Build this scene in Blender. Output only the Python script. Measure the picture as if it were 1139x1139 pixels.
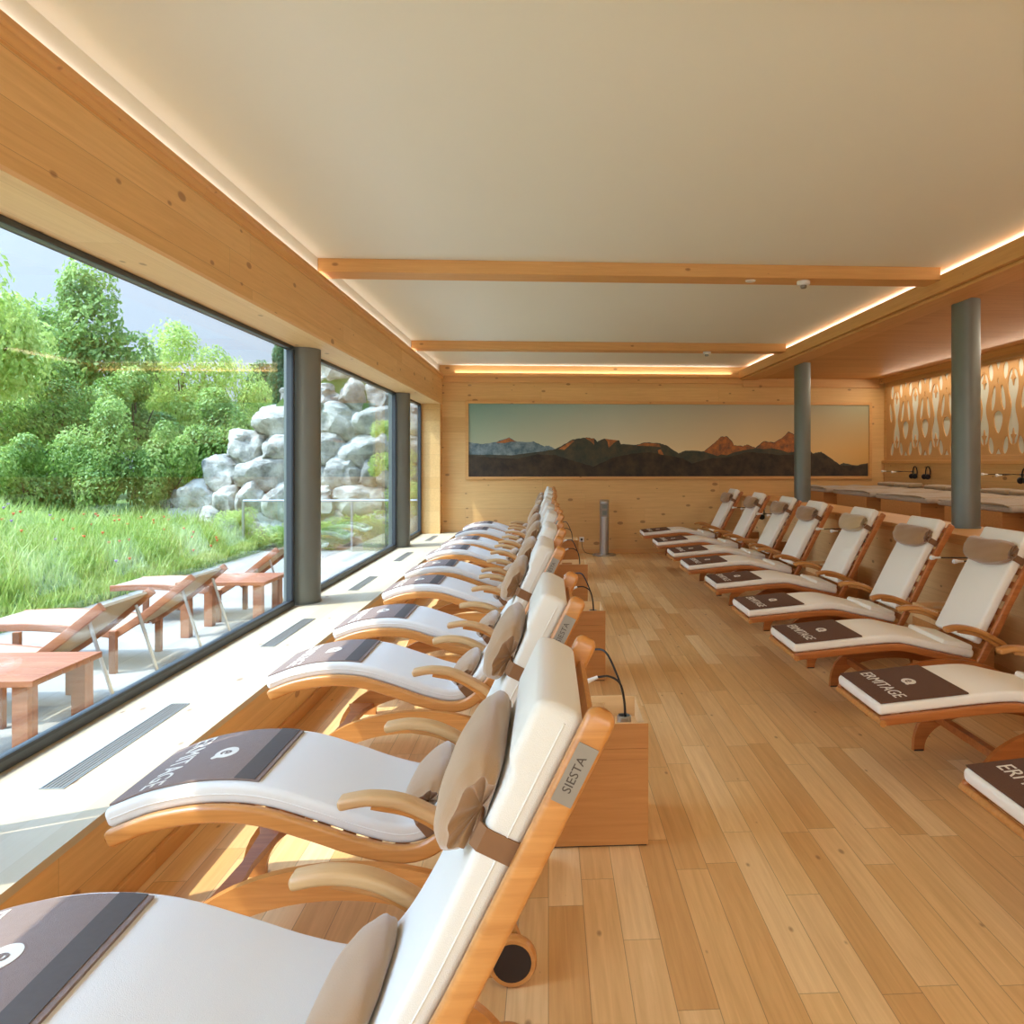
import bpy, bmesh, math, random
from math import sin, cos, pi, sqrt, floor, radians
from mathutils import Vector, Matrix

for o in list(bpy.data.objects):
    bpy.data.objects.remove(o)
SC = bpy.context.scene
COL = SC.collection

# ------------------------------------------------------------------ camera
CAM_H, YAW, FPX = 1.6, radians(3.12), 807.0
cam_data = bpy.data.cameras.new('camera')
cam_data.sensor_fit = 'HORIZONTAL'
cam_data.sensor_width = 36.0
cam_data.lens = 36.0 * FPX / 1139.0
cam_data.shift_x = (569.5 - 654.0) / 1139.0
cam_data.shift_y = (513.0 - 569.5) / 1139.0
cam_data.clip_start = 0.05
cam_data.clip_end = 300
cam = bpy.data.objects.new('camera', cam_data)
COL.objects.link(cam)
cam.location = (0, 0, CAM_H)
cam.rotation_euler = (pi / 2, 0, -YAW)
SC.camera = cam

# ------------------------------------------------------------------ light
def srgb(r, g, b, a=1.0):
    f = lambda c: (c / 255.0 / 12.92) if c / 255.0 <= 0.04045 else ((c / 255.0 + 0.055) / 1.055) ** 2.4
    return (f(r), f(g), f(b), a)

world = bpy.data.worlds.new('sky')
SC.world = world
world.use_nodes = True
wn = world.node_tree.nodes
wl = world.node_tree.links
wn.clear()
w_out = wn.new('ShaderNodeOutputWorld')
w_bg = wn.new('ShaderNodeBackground')
w_tc = wn.new('ShaderNodeTexCoord')
w_sep = wn.new('ShaderNodeSeparateXYZ')
w_rmp = wn.new('ShaderNodeValToRGB')
w_rmp.color_ramp.elements[0].position = 0.0
w_rmp.color_ramp.elements[0].color = srgb(214, 229, 248)
w_rmp.color_ramp.elements[1].position = 0.9
w_rmp.color_ramp.elements[1].color = srgb(140, 182, 240)
wl.new(w_tc.outputs['Generated'], w_sep.inputs[0])
wl.new(w_sep.outputs['Z'], w_rmp.inputs[0])
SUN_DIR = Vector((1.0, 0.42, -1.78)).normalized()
# extra bright sky added around the sun to light the room
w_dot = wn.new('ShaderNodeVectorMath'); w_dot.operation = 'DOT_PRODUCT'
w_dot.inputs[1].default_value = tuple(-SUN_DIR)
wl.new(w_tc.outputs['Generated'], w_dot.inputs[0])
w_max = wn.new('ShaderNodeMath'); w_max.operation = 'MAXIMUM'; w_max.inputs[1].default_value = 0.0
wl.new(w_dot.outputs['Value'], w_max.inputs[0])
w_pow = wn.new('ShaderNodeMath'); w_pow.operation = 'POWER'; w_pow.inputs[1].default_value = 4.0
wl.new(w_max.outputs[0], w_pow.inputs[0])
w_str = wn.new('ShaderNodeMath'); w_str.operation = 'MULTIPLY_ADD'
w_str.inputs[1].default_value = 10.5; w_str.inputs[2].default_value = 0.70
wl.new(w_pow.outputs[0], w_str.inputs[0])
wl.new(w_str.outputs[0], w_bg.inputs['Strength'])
wl.new(w_rmp.outputs[0], w_bg.inputs['Color'])
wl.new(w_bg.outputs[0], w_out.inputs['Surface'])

sun_data = bpy.data.lights.new('sun', 'SUN')
sun_data.energy = 3.5
sun_data.angle = radians(0.53)
sun_data.color = (1.0, 0.97, 0.92)
sun = bpy.data.objects.new('sun', sun_data)
COL.objects.link(sun)
sun.location = (-8, -3, 12)
sun.rotation_euler = SUN_DIR.to_track_quat('-Z', 'Y').to_euler()

def area(name, loc, sx, sy, energy, color, rot=(0, 0, 0)):
    d = bpy.data.lights.new(name, 'AREA')
    d.shape = 'RECTANGLE'
    d.size, d.size_y = sx, sy
    d.energy = energy
    d.color = color
    o = bpy.data.objects.new(name, d)
    COL.objects.link(o)
    o.location = loc
    o.rotation_euler = rot
    return o
YF_LAMP = -3.0
PINK = (1.0, 0.84, 0.80)
UP = (pi, 0, 0)
LED_P = 6.0
# cove lamps lie on top of the cornices, hidden by their lips, and shine at the ceiling
area('cove_lamp_left', (-1.84, 4.8, 3.105), 0.035, 15.2, LED_P * 0.75, PINK, (pi, radians(-55), 0))
area('cove_lamp_right', (3.47, 4.8, 3.13), 0.10, 15.2, LED_P * 3.4, PINK, (pi, radians(50), 0))
area('cove_lamp_back', (0.8, 12.55, 3.12), 4.8, 0.03, LED_P * 0.5, PINK, UP)
area('lattice_lamp', (5.76, 5.2, 2.985), 0.06, 14.0, LED_P * 9.0, (1.0, 0.88, 0.72), (0, radians(28), 0))
# fill lamp added behind the camera to brighten the room
area('rear_fill_lamp', (1.0, YF_LAMP + 0.03, 1.7), 4.6, 2.2, 50, (0.88, 0.95, 1.0), (pi / 2, 0, 0))

SC.view_settings.view_transform = 'Standard'
SC.view_settings.look = 'None'
SC.view_settings.exposure = 0.95
SC.view_settings.gamma = 1.0
SC.view_settings.use_curve_mapping = False
try:
    SC.cycles.max_bounces = 10
    SC.cycles.diffuse_bounces = 6
    SC.cycles.glossy_bounces = 4
    SC.cycles.transparent_max_bounces = 16
    SC.cycles.sample_clamp_indirect = 6.0
    SC.cycles.use_denoising = True
except Exception:
    pass

# ------------------------------------------------------------------ materials
def new_mat(name):
    m = bpy.data.materials.new(name)
    m.use_nodes = True
    return m, m.node_tree.nodes, m.node_tree.links, m.node_tree.nodes['Principled BSDF']

def M_node(n, l, op, a, b=None, c=None):
    x = n.new('ShaderNodeMath')
    x.operation = op
    for i, v in enumerate((a, b, c)):
        if v is None:
            continue
        if isinstance(v, (int, float)):
            x.inputs[i].default_value = v
        else:
            l.new(v, x.inputs[i])
    return x.outputs[0]

def comb(n, l, x=0.0, y=0.0, z=0.0):
    c = n.new('ShaderNodeCombineXYZ')
    for i, v in enumerate((x, y, z)):
        if isinstance(v, (int, float)):
            c.inputs[i].default_value = v
        else:
            l.new(v, c.inputs[i])
    return c.outputs[0]

def mixc(n, l, fac, a, b, mode='MIX'):
    x = n.new('ShaderNodeMix')
    x.data_type = 'RGBA'
    x.blend_type = mode
    for sock, v in ((x.inputs[0], fac), (x.inputs[6], a), (x.inputs[7], b)):
        if isinstance(v, (int, float)):
            sock.default_value = v
        elif isinstance(v, tuple):
            sock.default_value = v
        else:
            l.new(v, sock)
    return x.outputs[2]

def plain(name, col, rough=0.6, metal=0.0, noise=0.0, nscale=20.0, bump=0.0, bscale=200.0, sheen=0.0, coat=0.0):
    m, n, l, p = new_mat(name)
    tc = n.new('ShaderNodeTexCoord')
    nz = n.new('ShaderNodeTexNoise')
    nz.inputs['Scale'].default_value = nscale
    nz.inputs['Detail'].default_value = 3
    l.new(tc.outputs['Object'], nz.inputs['Vector'])
    dark = tuple(c * (1 - noise) for c in col[:3]) + (1,)
    l.new(mixc(n, l, nz.outputs['Fac'], dark, col), p.inputs['Base Color'])
    p.inputs['Roughness'].default_value = rough
    p.inputs['Metallic'].default_value = metal
    if sheen:
        p.inputs['Sheen Weight'].default_value = sheen
    if coat:
        p.inputs['Coat Weight'].default_value = coat
        p.inputs['Coat Roughness'].default_value = 0.2
    if bump:
        n2 = n.new('ShaderNodeTexNoise')
        n2.inputs['Scale'].default_value = bscale
        n2.inputs['Detail'].default_value = 2
        l.new(tc.outputs['Object'], n2.inputs['Vector'])
        b = n.new('ShaderNodeBump')
        b.inputs['Strength'].default_value = bump
        b.inputs['Distance'].default_value = 0.003
        l.new(n2.outputs['Fac'], b.inputs['Height'])
        l.new(b.outputs[0], p.inputs['Normal'])
    return m

def planks(name, cols, U, V, w, length, seam=0.0022, rough=0.5, knots=0.0, grain=0.35, seam_dark=0.45, coat=0.0, wob=0.0, end_seam=True):
    """boards running along axis U, laid side by side along axis V"""
    m, n, l, p = new_mat(name)
    tc = n.new('ShaderNodeTexCoord')
    sp = n.new('ShaderNodeSeparateXYZ')
    l.new(tc.outputs['Object'], sp.inputs[0])
    W = [a for a in 'XYZ' if a not in (U, V)][0]
    u, v, ww = sp.outputs[U], sp.outputs[V], sp.outputs[W]
    vr = M_node(n, l, 'DIVIDE', v, w)
    row = M_node(n, l, 'FLOOR', vr)
    wn1 = n.new('ShaderNodeTexWhiteNoise'); wn1.noise_dimensions = '1D'
    l.new(row, wn1.inputs['W'])
    ur = M_node(n, l, 'ADD', M_node(n, l, 'DIVIDE', u, length), M_node(n, l, 'MULTIPLY', wn1.outputs['Value'], 7.3))
    idx = M_node(n, l, 'FLOOR', ur)
    wn2 = n.new('ShaderNodeTexWhiteNoise'); wn2.noise_dimensions = '2D'
    l.new(comb(n, l, row, idx), wn2.inputs['Vector'])
    rnd = wn2.outputs['Value']
    ramp = n.new('ShaderNodeValToRGB')
    el = ramp.color_ramp.elements
    el[0].color = cols[0]; el[0].position = 0.0
    el[1].color = cols[-1]; el[1].position = 1.0
    for i, c in enumerate(cols[1:-1]):
        e = el.new((i + 1) / (len(cols) - 1)); e.color = c
    l.new(rnd, ramp.inputs[0])
    r10 = M_node(n, l, 'MULTIPLY', rnd, 13.0)
    gv = comb(n, l, M_node(n, l, 'ADD', M_node(n, l, 'MULTIPLY', u, 1.3), r10), M_node(n, l, 'MULTIPLY', v, 26.0), M_node(n, l, 'MULTIPLY', ww, 26.0))
    nz = n.new('ShaderNodeTexNoise'); nz.inputs['Scale'].default_value = 1.6; nz.inputs['Detail'].default_value = 5
    nz.inputs['Roughness'].default_value = 0.6; nz.inputs['Distortion'].default_value = 0.6
    l.new(gv, nz.inputs['Vector'])
    gr = n.new('ShaderNodeMapRange'); gr.inputs[1].default_value = 0.3; gr.inputs[2].default_value = 0.7
    gr.inputs[3].default_value = 1.0 - grain; gr.inputs[4].default_value = 1.0 + grain * 0.25
    l.new(nz.outputs['Fac'], gr.inputs[0])
    c1 = mixc(n, l, 1.0, ramp.outputs[0], comb(n, l, M_node(n, l, 'POWER', gr.outputs[0], 0.7), gr.outputs[0], M_node(n, l, 'POWER', gr.outputs[0], 1.35)), 'MULTIPLY')
    if knots:
        vo = n.new('ShaderNodeTexVoronoi'); vo.inputs['Scale'].default_value = 1.0
        vo.voronoi_dimensions = '2D'
        kv = comb(n, l, M_node(n, l, 'MULTIPLY', u, 2.4), M_node(n, l, 'MULTIPLY', v, 4.5))
        l.new(kv, vo.inputs['Vector'])
        sepc = n.new('ShaderNodeSeparateColor'); l.new(vo.outputs['Color'], sepc.inputs[0])
        kr = M_node(n, l, 'MULTIPLY', M_node(n, l, 'POWER', sepc.outputs[0], 1.6), knots)
        kd = M_node(n, l, 'SUBTRACT', kr, vo.outputs['Distance'])
        kf = n.new('ShaderNodeMapRange'); kf.inputs[1].default_value = 0.0; kf.inputs[2].default_value = 0.035
        kf.inputs[3].default_value = 0.0; kf.inputs[4].default_value = 0.6
        l.new(kd, kf.inputs[0])
        c1 = mixc(n, l, kf.outputs[0], c1, srgb(118, 66, 30))
    def seamf(x, width, size):
        fr = M_node(n, l, 'FRACT', x)
        d = M_node(n, l, 'MINIMUM', fr, M_node(n, l, 'SUBTRACT', 1.0, fr))
        return M_node(n, l, 'LESS_THAN', d, width / size * 0.5)
    s = seamf(vr, seam, w)
    if end_seam:
        s = M_node(n, l, 'MAXIMUM', s, seamf(ur, seam, length))
    c2 = mixc(n, l, M_node(n, l, 'MULTIPLY', s, seam_dark), c1, srgb(70, 36, 14))
    l.new(c2, p.inputs['Base Color'])
    p.inputs['Roughness'].default_value = rough
    b = n.new('ShaderNodeBump'); b.inputs['Strength'].default_value = 0.25; b.inputs['Distance'].default_value = 0.001
    l.new(M_node(n, l, 'SUBTRACT', nz.outputs['Fac'], M_node(n, l, 'MULTIPLY', s, 2.0)), b.inputs['Height'])
    l.new(b.outputs[0], p.inputs['Normal'])
    if coat:
        p.inputs['Coat Weight'].default_value = coat
        p.inputs['Coat Roughness'].default_value = 0.25
    return m

SPR = [srgb(224, 180, 114), srgb(230, 188, 123), srgb(219, 173, 107), srgb(227, 183, 118)]
SPR_L = [srgb(226, 186, 130), srgb(233, 196, 142), srgb(222, 180, 124)]
OAK = [srgb(218, 168, 104), srgb(242, 202, 140), srgb(230, 184, 120), srgb(248, 214, 158), srgb(222, 174, 110), srgb(238, 194, 130)]
PALE = [srgb(188, 172, 140), srgb(194, 179, 149), srgb(184, 166, 132)]
m_floor = planks('oak_parquet', OAK, 'Y', 'X', 0.125, 0.95, seam=0.0025, rough=0.38, grain=0.2, seam_dark=0.5, knots=0.06)
m_wall_back = planks('spruce_boards_back', SPR, 'X', 'Z', 0.262, 3.1, knots=0.14, grain=0.14, seam_dark=0.35, rough=0.55)
m_wall_side = planks('spruce_boards_side', SPR, 'Y', 'Z', 0.166, 2.3, knots=0.13, grain=0.16, seam_dark=0.4, rough=0.55)
m_riser = planks('spruce_boards_riser', SPR, 'Y', 'Z', 0.19, 2.6, knots=0.13, grain=0.16, seam_dark=0.4, rough=0.55)
m_part = planks('spruce_boards_partition_lit', [srgb(236, 196, 136), srgb(240, 202, 144), srgb(232, 190, 128)], 'Y', 'Z', 0.24, 2.6, knots=0.13, grain=0.12, seam_dark=0.35, rough=0.55)  # spruce colour brightened to stand in for light missing on the partition
m_ledge = planks('pale_spruce_ledge', PALE, 'Y', 'X', 0.135, 3.2, knots=0.09, grain=0.05, seam_dark=0.10, rough=0.5)
m_soffit = planks('spruce_soffit', SPR_L, 'Y', 'X', 0.21, 2.9, knots=0.10, grain=0.10, seam_dark=0.25, rough=0.55)
m_woodceil = planks('spruce_ceiling', [srgb(206, 150, 84), srgb(212, 158, 92), srgb(200, 144, 78)], 'X', 'Y', 0.15, 3.5, knots=0.06, grain=0.22, seam_dark=0.3, rough=0.5)
m_beam = planks('spruce_beam', [srgb(216, 162, 96), srgb(220, 168, 102)], 'X', 'Z', 0.6, 6.0, knots=0.10, grain=0.14, seam_dark=0.0)
m_trim_y = planks('spruce_trim', [srgb(216, 162, 96), srgb(222, 170, 104)], 'Y', 'Z', 0.6, 3.9, knots=0.07, grain=0.15, seam_dark=0.2)
m_box = planks('spruce_box', [srgb(190, 130, 68), srgb(198, 139, 76)], 'X', 'Z', 0.36, 5.0, knots=0.13, grain=0.2, seam_dark=0.2, end_seam=False)
m_box_in = planks('spruce_tray', [srgb(226, 184, 128), srgb(230, 190, 134)], 'X', 'Y', 0.6, 5.0, knots=0.07, grain=0.1, seam_dark=0.0, end_seam=False)
m_teak = planks('bent_beech', [srgb(196, 132, 66), srgb(204, 141, 74)], 'X', 'Z', 0.9, 7.0, grain=0.3, seam_dark=0.0, rough=0.32, coat=0.3, end_seam=False)
m_teak_pale = planks('pale_arm_wood', [srgb(210, 170, 118), srgb(204, 162, 110)], 'X', 'Z', 0.9, 7.0, grain=0.16, seam_dark=0.0, rough=0.4, end_seam=False)
m_teak_dark = planks('oiled_teak', [srgb(196, 122, 62), srgb(188, 114, 56)], 'X', 'Z', 0.9, 7.0, grain=0.35, seam_dark=0.0, rough=0.32, coat=0.3, end_seam=False)
m_outdoor = planks('weathered_deck_teak', [srgb(146, 88, 54), srgb(160, 100, 64)], 'X', 'Y', 0.12, 3.0, grain=0.3, seam_dark=0.6, rough=0.6)
m_cushion = plain('cream_canvas_shaded', srgb(224, 219, 208), 0.85, noise=0.03, nscale=4, bump=0.25, bscale=500, sheen=0.2)  # cushion cream darkened for the shade over the window row
m_towel = plain('brown_terry', srgb(104, 68, 44), 0.95, noise=0.2, nscale=60, bump=0.6, bscale=700)
m_towel_l = plain('grey_brown_terry', srgb(140, 118, 106), 0.95, noise=0.2, nscale=60, bump=0.6, bscale=700, sheen=0.1)
m_band = plain('towel_border', srgb(92, 84, 78), 0.9, noise=0.2, nscale=80)
m_print = plain('cream_print', srgb(226, 216, 198), 0.9)
m_pillow = plain('tan_fleece', srgb(166, 126, 84), 0.92, noise=0.14, nscale=9, bump=0.3, bscale=400, sheen=0.5)
m_strap = plain('brown_strap', srgb(134, 94, 60), 0.85, noise=0.1, nscale=50)
m_dark = plain('dark_wheel', srgb(40, 26, 18), 0.6)
m_black = plain('black_rubber', srgb(22, 22, 24), 0.45)
m_metal = plain('brushed_aluminium', srgb(190, 190, 188), 0.35, metal=0.9, noise=0.08, nscale=50)
m_plate = plain('aluminium_plate', srgb(146, 138, 126), 0.5, metal=0.4)
m_ink = plain('engraved_ink', srgb(70, 58, 46), 0.6)
m_steel = plain('grey_lacquered_steel', srgb(118, 122, 114), 0.42, metal=0.35, noise=0.12, nscale=6)
m_frame = plain('anthracite_frame', srgb(72, 76, 76), 0.45, metal=0.3)
m_ceil = plain('white_plaster', srgb(232, 232, 216), 0.9, noise=0.02, nscale=2)
m_white = plain('white_plastic', srgb(232, 230, 224), 0.5)
m_blanket = plain('taupe_blanket', srgb(160, 136, 100), 0.95, noise=0.12, nscale=12, bump=0.5, bscale=150, sheen=0.3)
m_fleece = plain('grey_fleece', srgb(188, 172, 152), 0.95, noise=0.25, nscale=40, bump=0.6, bscale=200)
m_sling = plain('beige_sling', srgb(170, 148, 116), 0.8, noise=0.1, nscale=30)
m_stonedeck = planks('pale_paving', [srgb(146, 140, 126), srgb(154, 147, 132), srgb(138, 133, 120)], 'Y', 'X', 0.6, 0.9, seam=0.008, grain=0.06, seam_dark=0.3, rough=0.8)
m_render = plain('outside_plaster', srgb(214, 206, 190), 0.9)

def glass_mat():
    m = bpy.data.materials.new('window_glass')
    m.use_nodes = True
    n, l = m.node_tree.nodes, m.node_tree.links
    n.clear()
    out = n.new('ShaderNodeOutputMaterial')
    mx = n.new('ShaderNodeMixShader')
    tr = n.new('ShaderNodeBsdfTransparent'); tr.inputs[0].default_value = (0.955, 0.985, 0.975, 1)
    gl = n.new('ShaderNodeBsdfGlossy'); gl.inputs['Roughness'].default_value = 0.0
    ge = n.new('ShaderNodeNewGeometry')
    dt = n.new('ShaderNodeVectorMath'); dt.operation = 'DOT_PRODUCT'
    l.new(ge.outputs['Incoming'], dt.inputs[0]); l.new(ge.outputs['Normal'], dt.inputs[1])
    k = M_node(n, l, 'SUBTRACT', 1.0, M_node(n, l, 'ABSOLUTE', dt.outputs['Value']))
    fr = M_node(n, l, 'ADD', 0.075, M_node(n, l, 'MULTIPLY', M_node(n, l, 'POWER', k, 5.0), 0.925))
    l.new(fr, mx.inputs[0]); l.new(tr.outputs[0], mx.inputs[1]); l.new(gl.outputs[0], mx.inputs[2])
    l.new(mx.outputs[0], out.inputs['Surface'])
    return m
m_glass = glass_mat()

def leaf_mat(name, c1, c2, c3):
    m, n, l, p = new_mat(name)
    geo = n.new('ShaderNodeNewGeometry')
    nz = n.new('ShaderNodeTexNoise'); nz.inputs['Scale'].default_value = 1.2; nz.inputs['Detail'].default_value = 4
    l.new(geo.outputs['Position'], nz.inputs['Vector'])
    nz2 = n.new('ShaderNodeTexNoise'); nz2.inputs['Scale'].default_value = 14; nz2.inputs['Detail'].default_value = 1
    l.new(geo.outputs['Position'], nz2.inputs['Vector'])
    f = M_node(n, l, 'ADD', M_node(n, l, 'MULTIPLY', nz.outputs['Fac'], 0.5), M_node(n, l, 'MULTIPLY', nz2.outputs['Fac'], 0.5))
    r = n.new('ShaderNodeValToRGB')
    e = r.color_ramp.elements
    e[0].position = 0.34; e[0].color = c1
    e[1].position = 0.66; e[1].color = c3
    k = e.new(0.5); k.color = c2
    l.new(f, r.inputs[0])
    out = n['Material Output']
    tl = n.new('ShaderNodeBsdfTranslucent')
    mx = n.new('ShaderNodeMixShader'); mx.inputs[0].default_value = 0.5
    l.new(r.outputs[0], p.inputs['Base Color']); p.inputs['Roughness'].default_value = 0.55
    l.new(r.outputs[0], tl.inputs[0])
    l.new(p.outputs[0], mx.inputs[1]); l.new(tl.outputs[0], mx.inputs[2]); l.new(mx.outputs[0], out.inputs['Surface'])
    return m
m_leaf = leaf_mat('broad_leaves', srgb(88, 122, 50), srgb(142, 172, 82), srgb(198, 214, 128))
m_leaf_y = leaf_mat('light_leaves', srgb(146, 174, 78), srgb(188, 206, 108), srgb(224, 230, 150))
m_leaf_d = leaf_mat('dark_needles', srgb(66, 104, 60), srgb(94, 134, 76), srgb(128, 164, 98))
m_grass = leaf_mat('meadow_grass', srgb(128, 158, 62), srgb(168, 188, 94), srgb(208, 212, 142))
m_soil = plain('meadow_soil', srgb(110, 136, 62), 0.95, noise=0.4, nscale=3)
m_bark = plain('bark', srgb(96, 76, 58), 0.9, noise=0.4, nscale=10)
m_flower = plain('orange_petals', srgb(226, 104, 50), 0.7)
m_flower2 = plain('violet_petals', srgb(168, 128, 184), 0.7)

def rock_mat():
    m, n, l, p = new_mat('pale_limestone')
    geo = n.new('ShaderNodeNewGeometry')
    nz = n.new('ShaderNodeTexNoise'); nz.inputs['Scale'].default_value = 2.6; nz.inputs['Detail'].default_value = 8; nz.inputs['Roughness'].default_value = 0.7
    l.new(geo.outputs['Position'], nz.inputs['Vector'])
    r = n.new('ShaderNodeValToRGB'); e = r.color_ramp.elements
    e[0].position = 0.36; e[0].color = srgb(120, 114, 100)
    e[1].position = 0.58; e[1].color = srgb(200, 194, 176)
    l.new(nz.outputs['Fac'], r.inputs[0]); l.new(r.outputs[0], p.inputs['Base Color'])
    b = n.new('ShaderNodeBump'); b.inputs['Strength'].default_value = 0.9; b.inputs['Distance'].default_value = 0.10
    l.new(nz.outputs['Fac'], b.inputs['Height']); l.new(b.outputs[0], p.inputs['Normal'])
    p.inputs['Roughness'].default_value = 0.9
    return m
m_rock = rock_mat()

# ------------------------------------------------------------------ mesh helpers
class MB:
    def __init__(s):
        s.v, s.f = [], []
    def add(s, vs, fs):
        o = len(s.v)
        s.v += [tuple(p) for p in vs]
        s.f += [tuple(i + o for i in f) for f in fs]
        return s
    def box(s, x0, x1, y0, y1, z0, z1):
        vs = [(x, y, z) for x in (x0, x1) for y in (y0, y1) for z in (z0, z1)]
        return s.add(vs, [(0, 1, 3, 2), (4, 6, 7, 5), (0, 4, 5, 1), (2, 3, 7, 6), (0, 2, 6, 4), (1, 5, 7, 3)])
    def loft(s, rings, cap=True):
        n = len(rings[0])
        vs = [p for r in rings for p in r]
        fs = []
        for i in range(len(rings) - 1):
            for j in range(n):
                k = (j + 1) % n
                fs.append((i * n + j, i * n + k, (i + 1) * n + k, (i + 1) * n + j))
        if cap:
            fs.append(tuple(range(n - 1, -1, -1)))
            fs.append(tuple((len(rings) - 1) * n + j for j in range(n)))
        return s.add(vs, fs)
    def prism(s, pts, y0, y1):
        """outline in x,z pushed through y"""
        return s.loft([[(x, y0, z) for x, z in pts], [(x, y1, z) for x, z in pts]])
    def tube(s, path, r, n=8, r1=None):
        P = [Vector(p) for p in path]
        rings = []
        up = Vector((0, 0, 1))
        N = None
        for i, p in enumerate(P):
            t = (P[min(i + 1, len(P) - 1)] - P[max(i - 1, 0)]).normalized()
            if N is None:
                a = up if abs(t.dot(up)) < 0.9 else Vector((1, 0, 0))
                N = t.cross(a).normalized()
            N = (N - t * N.dot(t)).normalized()
            B = t.cross(N)
            rr = r if r1 is None else r + (r1 - r) * i / (len(P) - 1)
            rings.append([p + (N * cos(2 * pi * k / n) + B * sin(2 * pi * k / n)) * rr for k in range(n)])
        return s.loft(rings)
    def lathe(s, prof, c=(0, 0, 0), n=32, axis='Z'):
        rings = []
        for r, h in prof:
            ring = []
            for k in range(n):
                a = 2 * pi * k / n
                if axis == 'Z':
                    ring.append((c[0] + r * cos(a), c[1] + r * sin(a), c[2] + h))
                else:
                    ring.append((c[0] + r * cos(a), c[1] + h, c[2] + r * sin(a)))
            rings.append(ring)
        return s.loft(rings)
    def mesh(s, name, mat, sharp=35):
        me = bpy.data.meshes.new(name)
        me.from_pydata([tuple(p) for p in s.v], [], s.f)
        bm = bmesh.new(); bm.from_mesh(me)
        bmesh.ops.remove_doubles(bm, verts=bm.verts, dist=1e-6)
        bmesh.ops.recalc_face_normals(bm, faces=bm.faces)
        bm.to_mesh(me); bm.free()
        me.materials.append(mat)
        if sharp is not None:
            me.polygons.foreach_set('use_smooth', [True] * len(me.polygons))
            try:
                me.set_sharp_from_angle(angle=radians(sharp))
            except Exception:
                pass
        return me
    def build(s, name, mat, parent=None, sharp=35, bevel=0, kind=None):
        me = s.mesh(name, mat, sharp)
        o = bpy.data.objects.new(name, me)
        COL.objects.link(o)
        if parent is not None:
            o.parent = parent
        if bevel:
            b = o.modifiers.new('bevel', 'BEVEL'); b.width = bevel; b.segments = 2; b.limit_method = 'ANGLE'
        if kind:
            o['kind'] = kind
        return o

def thing(name, label, cat, loc=(0, 0, 0), rz=0.0, group=None, kind=None):
    o = bpy.data.objects.new(name, None)
    o.empty_display_size = 0.1
    COL.objects.link(o)
    o.location = loc
    o.rotation_euler = (0, 0, rz)
    if label: o['label'] = label
    if cat: o['category'] = cat
    if group: o['group'] = group
    if kind: o['kind'] = kind
    return o

def tag(o, label, cat, group=None, kind=None):
    o['label'] = label; o['category'] = cat
    if group: o['group'] = group
    if kind: o['kind'] = kind
    return o

def copy_tree(o, parent=None):
    c = o.copy(); COL.objects.link(c)
    c.parent = parent
    for ch in list(o.children):
        copy_tree(ch, c)
    return c

def catmull(pts, n=8):
    P = [Vector(p) for p in pts]
    out = []
    for i in range(len(P) - 1):
        p0 = P[max(i - 1, 0)]; p1 = P[i]; p2 = P[i + 1]; p3 = P[min(i + 2, len(P) - 1)]
        if i == 0: p0 = p1 * 2 - p2
        if i == len(P) - 2: p3 = p2 * 2 - p1
        for k in range(n):
            t = k / n
            out.append(0.5 * ((2 * p1) + (p2 - p0) * t + (2 * p0 - 5 * p1 + 4 * p2 - p3) * t * t + (3 * p1 - p0 - 3 * p2 + p3) * t ** 3))
    out.append(P[-1])
    return out

def rrect(a0, a1, b0, b1, r, seg=4):
    """rounded rectangle: list of (n, b)"""
    pts = []
    for cx, cy, s in ((a1 - r, b1 - r, 0), (a0 + r, b1 - r, 1), (a0 + r, b0 + r, 2), (a1 - r, b0 + r, 3)):
        for k in range(seg + 1):
            a = pi / 2 * (s + k / seg)
            pts.append((cx + r * cos(a), cy + r * sin(a)))
    return pts

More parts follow.
